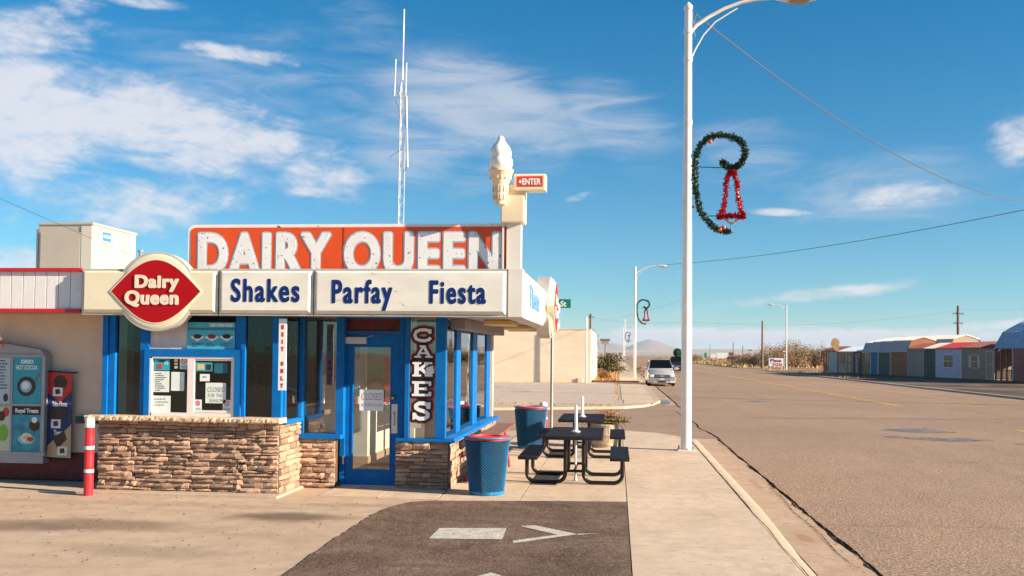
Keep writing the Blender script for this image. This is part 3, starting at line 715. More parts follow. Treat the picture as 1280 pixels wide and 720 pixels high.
# above the window: pale blind and menu poster
sheet((187, 395, 234.5, 436.5), 'window_blind', M('blind_cloth', (.62, .55, .55), .9, var=.12, vs=3, bump=.6, bs=5), YW + .02, BLD)
bp = sheet((234, 403, 294, 436.5), 'menu_poster', M('sky_poster', (.05, .42, .56), .4, var=.06, vs=3), YW - .0, BLD, label='blue poster showing three desserts on white plates'); sheet((235, 409.5, 294, 412.6), 'dark_band', M('poster_band', (.02, .18, .25), .4), YW - .0045, bp)
front_text('poster_title', 'OUR OWN FOOD', (262, 291, 408.5, 404.5), YW - .0045, paperw, bp, .001, .002, .003)
for k, (px_, c) in enumerate(((247, brownp), (265, M('waffle_red', (.22, .03, .02), .6)), (283.5, M('choc_black', (.02, .015, .015), .6)))):
    mb = MB(); a = aty(px_, 421.5, YW); mb.prism([(a.x - .105, a.z), (a.x, a.z - .058), (a.x + .105, a.z), (a.x, a.z + .05)], YW - .006, YW - .0045, 'y'); mb.build('white_plate', paperw, bp)
    mb = MB(); mb.prism([(a.x + .062 * math.cos(t) * (1 + .15 * math.sin(5 * t)), a.z + .012 + .034 * math.sin(t)) for t in [i * math.pi / 9 for i in range(18)]], YW - .008, YW - .006, 'y'); mb.build('dessert_print', c, bp)
    lines((px_ - 7, 428.5, px_ + 7, 433.5), 3, ink, YW - .0045, bp, 'caption_line', 20 + k)
# neon OPEN sign behind the glass (unlit)
neon = M('unlit_neon', (.16, .34, .35), .3)
on = empty('open_sign', BLD)
for k, ch in enumerate('OPEN'):
    a = aty(317.5, 429.5 + 19.3 * k, YW + .06); b = aty(331.5, 415 + 19.3 * k, YW + .06)
    w_, h_ = b.x - a.x, b.z - a.z; st = {'O': [[(.1, .5), (.2, .9), (.5, 1), (.8, .9), (.9, .5), (.8, .1), (.5, 0), (.2, .1), (.1, .5)]], 'P': [[(.12, 0), (.12, 1), (.7, 1), (.9, .8), (.9, .6), (.7, .45), (.12, .45)]], 'E': [[(.88, 0), (.12, 0), (.12, 1), (.88, 1)], [(.12, .5), (.7, .5)]], 'N': [[(.1, 0), (.1, 1), (.9, 0), (.9, 1)]]}[ch]
    mb = MB()
    for s_ in st: mb.tube([(a.x + p * w_, YW + .06, a.z + q * h_) for p, q in s_], .011, 6)
    mb.build('neon_letter', neon, on)
# side face of the service bay: blue posts, sill, glass, facing the door
fr('side_sill', [(XB1 - .06, XB1 + .045, 13.42, 14.22, .972, 1.03)]); fr('side_post', [(XB1 - .05, XB1 + .01, YW + .082, YW + .16, 1.031, ZT)]); fr('side_post', [(XB1 - .05, XB1 + .012, 14.18, YM - .04, 1.031, ZT)])
mb = MB(); mb.box(XB1 - .03, XB1 - .024, YW + .16, 14.18, 1.03, ZT); mb.build('window_pane', glassm, BLD)
mb = MB(); mb.box(XB1 - .2, XB1 - .194, YW + .2, 14.15, 1.05, 1.62); o = mb.build('window_poster', teal, BLD); o['label'] = 'teal poster with a red and brown sundae behind the glass'
mb = MB(); mb.tube([(XB1 - .19, 13.72, 1.25), (XB1 - .19, 13.85, 1.45), (XB1 - .19, 13.98, 1.25)], .03, 6); mb.build('sundae_print', M('sundae_orange', (.5, .12, .03), .6), o)
# middle bay
fr('frame_post', [(XB1 + .014, vx(375.5, YM), YM - .04, YM + .05, .745, ZT)]); fr('frame_post', [(vx(421, YM), vx(430.5, YM), YM - .04, YM + .06, .745, ZT)])
fr('window_sill', [(XB1 + .0, vx(429, YM) + .03, 14.08, YM + .03, .722, .785)])
pane(vx(375, YM), vx(421.5, YM), .785, ZT, YM, glassm)
# door
DY = YD; z = lambda py, px=465: aty(px, py, DY).z
mb = MB(); mb.box(vx(427, DY), vx(433, DY), DY - .06, DY + .06, .012, ZT, .004); mb.box(vx(500, DY), vx(506.5, DY), DY - .06, DY + .06, .012, ZT, .004); mb.box(vx(433, DY), vx(500, DY), DY - .055, DY + .055, z(417.5), z(414), .002); mb.box(vx(433, DY), vx(500, DY), DY - .055, DY + .055, z(399), ZT, .002)
mb.build('door_frame', blue, BLD)
box_r('transom_panel', (vx(433, DY), vx(500, DY), z(414), z(399)), DY, DY + .02, darkred, BLD)
D = empty('door', BLD); mb = MB(); X0, X1 = vx(433.3, DY), vx(499.6, DY); gx0, gx1, gz0, gz1 = vx(441, DY), vx(490, DY), z(588), z(432.5); z0_ = .022; z1_ = z(418.2)
for q in ((X0, gx0, z0_, z1_), (gx1, X1, z0_, z1_), (gx0, gx1, z0_, gz0), (gx0, gx1, gz1, z1_)): mb.box(q[0], q[1], DY - .025, DY + .02, q[2], q[3])
bmesh.ops.remove_doubles(mb.bm, verts=mb.bm.verts, dist=.0005); mb.build('door_leaf', blue, D)
mb = MB(); e_ = .018
for q in ((gx0, gx0 + e_, gz0, gz1), (gx1 - e_, gx1, gz0, gz1), (gx0 + e_, gx1 - e_, gz0, gz0 + e_), (gx0 + e_, gx1 - e_, gz1 - e_, gz1)): mb.box(q[0], q[1], DY - .034, DY - .0, q[2], q[3])
mb.build('glass_bead', blue, D)
pane(gx0, gx1, gz0, gz1, DY - .004, glassm, D)
box_r('door_closer', (vx(432.5, DY), vx(459.5, DY), z(430), z(421.5)), DY - .12, DY - .035, M('closer_grey', (.55, .52, .5), .5, metal=.2), D, .008)
mb = MB(); mb.tube([(vx(458, DY), DY - .08, z(422.5)), (vx(469, DY), DY - .14, z(419.5)), (vx(458, DY), DY - .05, z(418))], .008, 6); mb.build('closer_arm', steel, D)
box_r('pull_plate', (vx(490.5, DY), vx(498, DY), z(541), z(504.5)), DY - .032, DY - .024, steel, D, .002)
mb = MB(); xx = vx(494, DY); mb.tube([(xx, DY - .03, z(531)), (xx, DY - .075, z(529)), (xx, DY - .075, z(516)), (xx, DY - .03, z(514))], .008, 8); mb.build('door_handle', steel, D, smooth=True)
mb = MB(); bmesh.ops.create_uvsphere(mb.bm, u_segments=14, v_segments=10, radius=.034); bmesh.ops.translate(mb.bm, vec=(vx(493, DY), DY - .06, z(496.5)), verts=mb.bm.verts); mb.build('door_knob', M('brass', (.55, .33, .12), .3, metal=.9), D, smooth=True)
for py in (441, 509, 574): box_r('hinge', (vx(430.8, DY), vx(433.0, DY), z(py + 6), z(py - 4)), DY - .075, DY - .058, steel, D, .002)
cs = sheet((449.5, 487, 479.5, 513.5), 'closed_sign', paperw, DY - .036, D, label='white paper sign hand lettered CLOSED'); front_text('handwriting', 'CLOSED', (452, 478, 500, 491.5), DY - .040, inkl, cs, .001, 0, .003); front_text('handwriting', 'FOR THE SEASON', (452, 477.5, 508, 504.5), DY - .040, inkl, cs, .001, 0, .003)
mb = MB(); mb.box(vx(430, DY), vx(503, DY), DY - .12, DY + .06, .012, .028, .003); mb.build('threshold', steel, BLD)
# CAKES window
fr('frame_post', [(vx(506.6, YM), vx(512, YM), YM - .04, YM + .06, .745, ZT)])
fr('corner_post', [(vx(545, YM), XS - .055, YM - .05, YM + .07, .745, ZT)])
fr('window_sill', [(-3.21, XS + .05, 14.15, YM + .03, .702, .742)])
pane(vx(511.5, YM), vx(545.5, YM), .742, ZT, YM, glassm)
def E_(w=.2, s=.17): return None
SB = {}                                      # slab-serif capitals as strokes in a 1 x 1 box
SB['C'] = [([(.93, .70), (.86, .86), (.66, .93), (.42, .91), (.22, .78), (.14, .5), (.22, .22), (.42, .09), (.68, .07), (.88, .17), (.94, .30)], .19), ([(.93, .62), (.93, .98)], .13)]
SB['A'] = [([(.18, .09), (.47, .93)], .19), ([(.82, .09), (.50, .93)], .24), ([(.25, .36), (.75, .36)], .14), ([(.0, .07), (.38, .07)], .14), ([(.60, .07), (1.0, .07)], .14), ([(.28, .93), (.62, .93)], .14)]
SB['K'] = [([(.22, .05), (.22, .95)], .22), ([(.26, .42), (.78, .92)], .19), ([(.42, .56), (.82, .08)], .24), ([(.02, .07), (.44, .07)], .14), ([(.02, .93), (.44, .93)], .14), ([(.60, .93), (.98, .93)], .14), ([(.62, .07), (1.0, .07)], .14)]
SB['E'] = [([(.24, .05), (.24, .95)], .22), ([(.02, .08), (.96, .08)], .16), ([(.02, .92), (.96, .92)], .16), ([(.24, .5), (.70, .5)], .15), ([(.90, .06), (.90, .30)], .13), ([(.90, .94), (.90, .70)], .13), ([(.70, .38), (.70, .62)], .11)]
SB['S'] = [([(.86, .68), (.80, .84), (.60, .92), (.36, .91), (.20, .80), (.20, .66), (.36, .56), (.64, .48), (.82, .36), (.82, .20), (.64, .09), (.38, .08), (.20, .18), (.12, .32)], .20), ([(.90, .62), (.90, .98)], .12), ([(.09, .02), (.09, .40)], .12)]
ck = empty('cakes_lettering', BLD); wl = M('cake_white', (.82, .82, .84), .5); rdo = M('cake_red', (.42, .03, .03), .5)
for k, (ch, (x0, x1, yb, yt)) in enumerate(zip('CAKES', ((515, 539.5, 427, 411), (518, 541, 447, 431.5), (515, 541, 470.5, 452.5), (514.5, 540, 495, 476.5), (515, 539, 525, 502)))):
    a, b, t = aty(x0, yb, YM), aty(x1, yb, YM), aty(x0, yt, YM); w_, h_ = b.x - a.x, t.z - a.z
    S = [([(p * w_, q * h_) for p, q in pts], wd_ * (w_ if abs(pts[0][0] - pts[-1][0]) < .05 else h_) if len(pts) == 2 else wd_ * (w_ + h_) / 2) for pts, wd_ in SB[ch]]
    letters('letter_red_edge', S, (w_, h_), (a.x, YM - .001, a.z), FU, FV, .002, rdo, ck, grow=.048, cell=.0075)
    letters('letter_black_edge', S, (w_, h_), (a.x, YM - .004, a.z), FU, FV, .002, black, ck, grow=.030, cell=.0075)
    letters('letter', S, (w_, h_), (a.x, YM - .008, a.z), FU, FV, .003, wl, ck, cell=.006)
mb = MB(); mb.prism([(vx(532, YM), aty(532, 460, YM).z), (vx(541, YM), aty(541, 457, YM).z), (vx(543, YM), aty(541, 466, YM).z), (vx(536, YM), aty(536, 470, YM).z)], YM - .013, YM - .0112, 'y'); mb.build('letter_drip', wl, ck)
mb = MB(); mb.box(vx(517, YM + .4), vx(527, YM + .4), YM + .4, YM + .403, .86, 1.02); mb.build('white_poster', paperw, BLD)
# side bay: sill, posts, panes (facing the table terrace)
YS = [14.37, 15.19, 15.68, 16.94, 17.54, 18.77, 19.3]
fr('side_sill', [(XS - .08, XS + .10, 14.16, SIDE_END + .05, .69, .75)])
sy = [atx(px_, 500, XS).y for px_ in (574, 580, 594, 600, 611, 615.5)]
for a, b in ((sy[0], sy[1]), (sy[2], sy[3]), (sy[4], sy[5])): fr('side_post', [(XS - .105, XS - .05, a + .04, b - .04, .75, 2.4)])
for a, b in ((YM + .07, sy[0]), (sy[1], sy[2]), (sy[3], sy[4])):
    mb = MB(); mb.box(XS - .080, XS - .074, a, b, .75, 2.4); mb.build('window_pane', glassm, BLD)
    mb = MB(); mb.box(XS - .10, XS - .055, a, b, 2.4, 2.45, .002); mb.build('window_head', blue, BLD)
# posters in the side windows: a CLOSED FOR THE SEASON banner and two tall teal ones
def side_text(name, txt, y0, y1, zb, zt, X, mat, parent, off=0.0, shear=0.0): return letters(name, txt, (y1 - y0, zt - zb), (X, y0, zb), (0, 1, 0), FV, .004, mat, parent, off, .008, shear=shear)
bn = empty('window_banner', BLD); bn['label'] = 'white banner lettered CLOSED SEASON behind the middle side pane'
mb = MB(); mb.box(XS - .10, XS - .095, sy[1] + .02, sy[2] - .02, 1.28, 1.62); mb.build('banner_board', paperw, bn); side_text('banner_lettering', 'CLOSED', sy[1] + .05, sy[2] - .05, 1.72, 2.05, XS - .090, M('sign_blue', (.1, .22, .4), .5), bn, .02); side_text('banner_lettering', 'SEASON', sy[1] + .3, sy[2] - .08, 1.36, 1.5, XS - .092, black, bn, .008)
mb = MB(); mb.box(XS - .098, XS - .093, sy[1] + .02, sy[2] - .02, 1.20, 1.275); mb.build('banner_stripe', M('sign_blue', (.1, .22, .4), .5), bn)
for y0, y1, za, zb, lb in ((14.75, 15.05, 1.3, 2.0, 'tall teal window poster nearest the corner'), (17.75, 18.3, 1.05, 1.95, 'tall pale poster in the far side pane')):
    mb = MB(); mb.box(XS - .10, XS - .095, y0, y1, za, zb); o = mb.build('window_poster', teal if y0 < 16 else tealpale, BLD); o['label'] = lb
    mb = MB(); mb.box(XS - .094, XS - .091, y0 + .06, y1 - .06, za + .1, za + .45); mb.build('cup_print', paperw, o)
# hanging signs at the service bay corner
eo = empty('exit_sign', BLD); eo['label'] = 'narrow white sign with red letters EXIT ONLY, one below the other'
ex0, ex1, ez0, ez1 = rect(348, 398.5, 357.8, 488, YW - .20)
mb = MB(); mb.box(ex0, ex1, YW - .20, YW - .185, ez0, ez1, .002); mb.build('sign_board', paperw, eo)
for s_, Y_, U_, X_ in ((1, YW - .201, FU, 0),):
    for k, ch in enumerate('EXIT ONLY'):
        if ch == ' ': continue
        zz = ez1 - .045 - (k + 1) * (ez1 - ez0 - .08) / 9; w_ = .02 if ch == 'I' else .04
        letters('letter', ch, (w_ if ch != 'I' else .018, .062), ((ex0 + ex1) / 2 - w_ / 2, YW - .2005, zz), FU, FV, .002, redp, eo, .006, .004)
        letters('letter', ch, (w_ if ch != 'I' else .018, .062), ((ex0 + ex1) / 2 + w_ / 2, YW - .1845, zz), (-1, 0, 0), FV, .002, redp, eo, .006, .004)
# interior
mb = MB(); mb.box(-16, XS - .3, 18.6, 18.7, .02, 2.62); mb.build('inner_wall', inner, BLD)
mb = MB(); mb.box(-5.2, -3.95, 15.4, 17.6, .021, 1.12); mb.build('counter', whitep, BLD)
mb = MB(); mb.box(-3.949, -3.93, 15.4, 17.6, .021, .34); mb.box(-5.2, -3.93, 15.38, 15.399, .021, .34); mb.build('counter_kick', M('tan_tile', (.5, .33, .22), .5), BLD)
mb = MB(); mb.box(-5.25, -3.9, 15.3, 17.7, 1.12, 1.17, .01); mb.build('counter_top', M('counter_tan', (.45, .32, .22), .35), BLD)
for x_ in (-4.35, -3.5): MB().box(x_, x_ + .1, 16.4, 16.5, 1.17 if x_ < -4 else .02, 2.62).build('white_column', whitep, BLD)
for x_, z_ in ((-5.6, 1.3), (-4.9, 1.5), (-4.2, 1.25), (-3.3, 1.5)): MB().box(x_, x_ + .45, 18.55, 18.59, z_, z_ + .6).build('wall_poster', tealpale if z_ > 1.4 else redp, BLD)
mb = MB(); mb.box(-3.86, -3.74, 16.1, 16.22, 1.17, 2.62); mb.build('red_column', redtrim, BLD)
mb = MB(); mb.box(-3.35, -2.85, 17.2, 17.9, .02, 1.95, .01); mb.build('drink_cooler', M('cooler_teal', (.03, .22, .3), .35), BLD)
mb = MB(); mb.box(-3.38, -3.351, 17.2, 17.9, .1, 1.9, .005); mb.box(-3.351, -2.85, 17.17, 17.199, .1, 1.9, .005); mb.build('cooler_door', M('cooler_dark', (.03, .035, .04), .2), BLD)
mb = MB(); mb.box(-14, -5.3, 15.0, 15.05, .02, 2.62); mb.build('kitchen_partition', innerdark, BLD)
mb = MB(); mb.box(-4.4, -4.05, 15.25, 15.29, 1.3, 1.9); mb.build('menu_card', tealpale, BLD)
mb = MB(); mb.box(-4.45, -4.15, 14.7, 14.95, .02, .8, .01); mb.build('stool', innerdark, BLD)
for k, (x_, y_, h_, m_) in enumerate(((-4.5, 15.6, .35, paperw), (-4.3, 15.55, .22, redp), (-4.75, 15.6, .45, steel), (-4.15, 15.6, .16, paperw), (-6.9, 14.1, .3, steel), (-6.75, 14.1, .2, paperw))):
    mb = MB(); mb.lathe([(.05, (1.17 if y_ > 15 else 1.0)), (.06, (1.17 if y_ > 15 else 1.0) + h_), (.045, (1.17 if y_ > 15 else 1.0) + h_ + .01)], (x_, y_), 10); mb.build('counter_item', m_, BLD, smooth=True)
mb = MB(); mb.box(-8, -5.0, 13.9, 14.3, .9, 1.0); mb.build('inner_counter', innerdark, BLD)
mb = MB(); mb.box(-2.95, -2.62, 14.9, 17.9, .44, .49, .01); mb.box(-2.93, -2.88, 15.0, 15.05, .02, .44); mb.box(-2.93, -2.88, 17.7, 17.75, .02, .44); mb.build('window_seat', M('bench_red', (.35, .05, .05), .4), BLD)

# ------------------------------------------------------------------ fascia: lit boxes with raised lettering
def lightbox(px0, px1, mat, label, zt=3.135, zb=2.49, parent=BLD):
    x0, x1 = aty(px0, 364, YF).x, aty(px1, 364, YF).x
    p = empty('sign_panel', parent); p['label'] = label
    mb = MB(); t = .035
    for q in ((x0, x1, zb, zb + .02), (x0, x1, zt - .02, zt), (x0, x0 + .018, zb + .02, zt - .02), (x1 - .018, x1, zb + .02, zt - .02)): mb.box(q[0], q[1], YF - .006, YF + .26, q[2], q[3])
    mb.build('panel_frame', alu, p)
    mb = MB(); a, b, c, d = x0 + .02, x1 - .02, zb + .022, zt - .022
    mb.loft([[(a, YF + .03, c), (b, YF + .03, c), (b, YF + .03, d), (a, YF + .03, d)], [(a, YF - .004, c + .004), (b, YF - .004, c + .004), (b, YF - .004, d - .004), (a, YF - .004, d - .004)], [(a + .035, YF - .045, c + .05), (b - .035, YF - .045, c + .05), (b - .035, YF - .045, d - .035), (a + .035, YF - .045, d - .035)]])
    mb.build('panel_face', mat, p, smooth=True, angle=20)
    return p, YF - .045
p1, YL = lightbox(103, 272.5, logocream, 'cream fascia panel behind the round logo')
p2, _ = lightbox(274.5, 391.5, cream, 'cream fascia panel with the word Shakes in navy letters')
p3, _ = lightbox(393, 634.5, cream, 'long cream fascia panel with the words Parfay and Fiesta in navy letters')
for w_, px_, p in (('Shakes', (288.5, 374.5, 377.5, 348.5), p2), ('Parfay', (414.5, 490.5, 379.3, 349.8), p3), ('Fiesta', (536.5, 607.5, 379.8, 350.5), p3)):
    front_text('lettering', w_, px_, YL - .001, navy, p, .003, .0115, .0065, sp=1.18)
mb = MB(); mb.box(aty(635, 364, YF).x, -1.262, YF - .012, YF + .25, 2.488, 3.136, .006); mb.build('fascia_corner', M('corner_white', (.74, .70, .62), .5, var=.06, vs=3), BLD)
# round logo sign
def logo_sign(parent, org, U, k=1.0):
    """Disc-shaped lightbox with a red pointed emblem; org = centre on the fascia face, U = its rightward direction."""
    org = Vector(org); U = Vector(U); V = Vector((0, 0, 1)); Nn = U.cross(V); T = lambda u, v, d: tuple(org + U * u + V * v + Nn * (d * k if d > 0 else d))
    p = empty('logo_sign', parent); rc, n = .575, 56
    circ = [(rc * math.cos(i * 2 * math.pi / n) * 1.0, rc * math.sin(i * 2 * math.pi / n) * .96) for i in range(n)]
    mb = MB(); mb.loft([[T(u, v, -.14) for u, v in circ], [T(u, v, .085) for u, v in circ], [T(u * .965, v * .965, .10) for u, v in circ]]); mb.build('sign_rim', alu, p, smooth=True)
    mb = MB(); mb.loft([[T(u * .95, v * .95, .09) for u, v in circ], [T(u * .93, v * .93, .125) for u, v in circ], [T(u * .86, v * .86, .15) for u, v in circ]]); mb.build('sign_face', logocream, p, smooth=True)
    L, h, m = .672, .452, 40; top = []
    for i in range(m + 1):
        t = -1 + 2 * i / m; q = h * max(0, math.cos(math.pi * t / 2)) ** 1.0 if abs(t) < 1 else 0; top.append((L * t, q))
    out_ = top + [(u, -v) for u, v in top[-2:0:-1]]
    mb = MB(); mb.loft([[T(u, v, .06) for u, v in out_], [T(u, v, .176) for u, v in out_], [T(u * .985, v * .985, .184) for u, v in out_]]); mb.build('emblem_edge', logocream, p)
    mb = MB(); mb.loft([[T(u * .965, v * .965, .183) for u, v in out_], [T(u * .96, v * .955, .190) for u, v in out_]]); mb.build('emblem', redlogo, p)
    for w_, u0, u1, v0, h_ in (('Dairy', -.30, .335, .045, .185), ('Queen', -.445, .335, -.185, .195)):
        letters('lettering', w_, (u1 - u0, h_), T(u0, v0, .189), U, V, .012, M('logo_letter', (.80, .72, .56), .45), p, .0115, .0065, sp=1.08)
    return p
c0 = aty(189.5, 363.5, YF - .17); logo_sign(BLD, (c0.x, YF - .02, c0.z), FU, .2)
# the side fascia, facing the road
XF = -1.29
def side_box(y0, y1, word=None, wy=(0, 0)):
    p = empty('sign_panel', BLD); zb, zt = 2.49, 3.136
    mb = MB()
    for q in ((y0, y1, zb, zb + .02), (y0, y1, zt - .02, zt), (y0, y0 + .02, zb + .02, zt - .02), (y1 - .02, y1, zb + .02, zt - .02)): mb.box(XF - .25, XF + .006, q[0], q[1], q[2], q[3])
    mb.build('panel_frame', alu, p); a, b, c, d = y0 + .02, y1 - .02, zb + .022, zt - .022
    mb = MB(); mb.loft([[(XF - .03, a, c), (XF - .03, b, c), (XF - .03, b, d), (XF - .03, a, d)], [(XF + .004, a, c), (XF + .004, b, c), (XF + .004, b, d), (XF + .004, a, d)], [(XF + .05, a + .04, c + .06), (XF + .05, b - .04, c + .06), (XF + .05, b - .04, d - .035), (XF + .05, a + .04, d - .035)]])
    mb.build('panel_face', cream, p, smooth=True, angle=20)
    if word: letters('lettering', word, (wy[1] - wy[0], .33), (XF + .051, wy[0], 2.66), (0, 1, 0), FV, .015, M('faded_blue', (.12, .28, .5), .5), p, .016, .01)
side_box(13.36, 16.0, 'Fiesta', (13.9, 15.6)); side_box(16.02, 18.9); side_box(18.92, 21.6, 'Parfay', (19.3, 21.2))
logo_sign(BLD, (XF + .02, 17.6, 2.83), (0, 1, 0))
mb = MB(); mb.box(-2.4, XF, 21.6, 21.7, 2.49, 3.13); mb.build('fascia_end', cream, BLD)
# left fascia of vertical siding with red trims
mb = MB(); x1 = aty(102.5, 364, YF + .07).x
x = x1; k = 0
while x > -13:
    w_ = .178; mb_ = MB(); mb_.box(x - w_ + .006, x - .004, YF + .07, YF + .10, 2.57, 3.10, .004); o = mb_.build('siding_board', whitesid, BLD); x -= w_
mb.box(-13, x1, YF + .095, YF + .14, 2.5, 3.1); mb.build('siding_backing', M('groove', (.4, .38, .38), .8), BLD)
mb = MB(); mb.box(-13, x1 + .003, YF + .03, YF + .13, 3.098, 3.15, .006); mb.build('red_trim', redtrim, BLD)
mb = MB(); mb.box(-13, x1 + .002, YF + .03, YF + .13, 2.515, 2.572, .006); mb.build('red_trim', redtrim, BLD)
# beige soffit band end

# ================================================================== rooftop signs and machines
def rust(name, col, thr=.64, sc=16, c=(.10, .05, .03)): return M(name, col, .5, var=.05, vs=3, fleck=(c, sc, thr))
YB = 13.6
bx0, bx1, bz0, bz1 = rect(235, 280, 649, 334, YB); bz0 = 3.045
NS = thing('name_sign', ((bx0 + bx1) / 2, YB, 3.04), 'long weathered red rooftop sign with big white capitals reading DAIRY QUEEN', 'sign')
def rrect(x0, x1, z0, z1, r, top=True):
    P = [(x0, z0), (x1, z0)]
    for cx__, a0 in ((x1 - r, 0), (x0 + r, 90)):
        for k in range(7): a = R(a0 + 15 * k); P.append((cx__ + r * math.cos(a), z1 - r + r * math.sin(a)))
    return P
wsh = rust('sign_white_enamel', (.80, .76, .74), .66, 10)
mb = MB(); mb.prism(rrect(bx0, bx1, bz0, bz1, .1), YB, YB + .22, 'y'); mb.build('sign_cabinet', wsh, NS)
rx1 = aty(641.5, 300, YB).x
mb = MB(); mb.prism(rrect(bx0 + .045, rx1, bz0 + .004, bz1 - .045, .07), YB - .006, YB + .002, 'y'); mb.build('red_field', rust('sign_red_enamel', (.70, .075, .008), .72, 14, (.22, .05, .02)), NS)
lw = rust('letter_white_enamel', (.80, .78, .77), .66, 26); lb = M('letter_pale_blue', (.36, .50, .60), .5, var=.1)
for w_, a, b in (('DAIRY', 248, 413), ('QUEEN', 430.5, 626)):
    u = aty(a, 300, YB), aty(b, 300, YB); zt = aty(440, 291, YB).z; W_, H_ = u[1].x - u[0].x, .60
    letters('letter_outline', w_, (W_, H_), (u[0].x, YB - .006, zt - H_), FU, FV, .003, lb, NS, .028, .008, grow=.02, sp=1.16)
    letters('lettering', w_, (W_, H_), (u[0].x, YB - .009, zt - H_), FU, FV, .004, lw, NS, .028, .008, sp=1.16)
seam = M('seam_dark_red', (.35, .04, .02), .7)  # dark red strip along each panel seam
for px in (430, 428.5, 632): mb = MB(); xx = aty(px, 300, YB).x; mb.box(xx, xx + .008, YB - .0085, YB - .006, bz0 + .01, bz1 - .05); mb.build('panel_seam', seam, NS)

# cone-shaped sign
coneY = 13.46; conem = M('cone_tan', (.84, .64, .44), .45, var=.06, vs=4); icem = M('ice_cream_white', (.88, .83, .76), .35)
cabm = M('cabinet_tan', (.78, .66, .46), .45, var=.05, vs=2)
CS = thing('cone_sign', (-1.5, coneY, 3.1), 'rooftop sign shaped like a soft ice cream cone on a tan cabinet', 'sign')
cxn = aty(626.5, 215, coneY).x; zt_ = aty(626, 171, coneY).z; zm = aty(626, 213.5, coneY).z; zb_ = aty(626, 257, coneY).z
H_ = zt_ - zm; prof = [(.125, 0), (.150, .07), (.163, .18), (.158, .29), (.138, .36), (.146, .42), (.150, .50), (.140, .60), (.112, .70), (.075, .79), (.052, .86), (.046, .92), (.034, .97), (.008, 1.0)]
mb = MB(); mb.lathe([(r * 1.0, zm + q * H_) for r, q in prof], (cxn, coneY - .06), 32, lambda a, z: 1 + .03 * math.sin(a + (z - zm) * 16)); mb.build('ice_cream_swirl', icem, CS, smooth=True, angle=80)
C_ = zm - zb_; prof = [(.06, 0), (.078, .01), (.082, .10), (.094, .12), (.108, .58), (.112, .60), (.120, .62), (.120, .64), (.125, .66), (.168, .92), (.178, .94), (.178, 1.0), (.15, 1.01)]
mb = MB(); mb.lathe([(r, zb_ + q * C_) for r, q in prof], (cxn, coneY - .06), 32); mb.build('cone', conem, CS, smooth=True, angle=35)
mb = MB()                                     # raised waffle ribs
for k in range(14):
    a = math.pi * 2 * k / 14
    for z0, z1, r in ((.14, .30, .1), (.36, .54, .106), (.72, .82, .142)):
        c = (cxn + math.cos(a) * (r + .004), coneY - .06 + math.sin(a) * (r + .004), zb_ + C_ * (z0 + z1) / 2); mb.obox(c, (.012, .022, C_ * (z1 - z0)), a)
mb.build('waffle_relief', conem, CS)['kind'] = 'stuff'
x0, x1, z0, z1 = rect(625.5, 235, 655.5, 278, coneY); mb = MB(); mb.box(x0, x1, coneY, coneY + .34, z0, z1 + .05, .02); mb.build('sign_cabinet', cabm, CS)
mb = MB(); mb.box(aty(628.5, 300, YB - .1).x - .012, aty(628.5, 300, YB - .1).x + .012, YB - .09, YB - .066, 3.04, z0 + .02); mb.box(x0 + .08, x0 + .28, coneY + .1, coneY + .28, 3.04, z0); mb.build('support_pole', M('pole_white', (.7, .66, .6), .5), CS)
ex0, ex1, ez0, ez1 = rect(642, 217, 682.5, 238.5, coneY - .04)
ES = empty('enter_sign', CS); ES['label'] = 'small side sign reading ENTER with an arrow, white on red'
mb = MB(); mb.box(ex0, ex1, coneY - .04, coneY + .16, ez0, ez1, .02); mb.build('sign_box', cabm, ES)
fx0, fx1, fz0, fz1 = rect(646, 220.3, 678.5, 233.3, coneY - .04); mb = MB(); mb.box(fx0, fx1, coneY - .043, coneY - .038, fz0, fz1); mb.build('red_face', M('enter_red', (.62, .05, .025), .4), ES)
front_text('lettering', 'ENTER', (652.6, 676, 230.8, 223), coneY - .043, paperw, ES, .003, .0035, .003)
a = aty(650.3, 227, coneY - .043); mb = MB(); mb.prism([(a.x - .022, a.z), (a.x, a.z + .028), (a.x + .018, a.z), (a.x, a.z - .028)], coneY - .046, coneY - .0435, 'y'); mb.build('arrow', paperw, ES)

# air conditioner
acm = M('unit_beige', (.46, .40, .33), .5, var=.04, vs=1.5); acl = M('unit_panel', (.60, .55, .47), .5)
ax1 = aty(116, 279, 16.5).x; ax0 = aty(49, 279, 16.5).x; az1 = aty(90, 279, 16.5).z; ay1 = atx(170, 290, ax1).y
AC = thing('air_conditioner', ((ax0 + ax1) / 2, 17.2, 3.04), 'large beige rooftop air conditioner box at the left end of the roof', 'air conditioner')
mb = MB(); mb.box(ax0, ax1, 16.5, ay1, 3.1, az1 - .03, .01); mb.build('housing', acm, AC)
mb = MB(); mb.box(ax0 - .02, ax1 + .02, 16.48, ay1 + .02, az1 - .03, az1 + .012, .008); mb.build('top_cover', acm, AC)
mb = MB(); mb.box(ax0 + .04, ax1 - .22, 16.485, 16.499, 3.2, az1 - .16, .003); mb.build('access_panel', acm, AC)
mb = MB(); mb.box(ax1 - .205, ax1 - .005, 16.486, 16.499, 3.15, az1 - .05, .003); mb.build('access_panel', acl, AC)
mb = MB(); mb.box(ax0 - .05, ax0 - .002, 16.5, 17.6, 3.15, az1 - .1, .01); mb.build('side_hood', M('hood_grey', (.2, .22, .24), .5), AC)
def acside(y0, y1, z0, z1, name, m, th=.004): mb = MB(); mb.box(ax1, ax1 + th, y0, y1, z0, z1); return mb.build(name, m, AC)
D_ = ay1 - 16.5
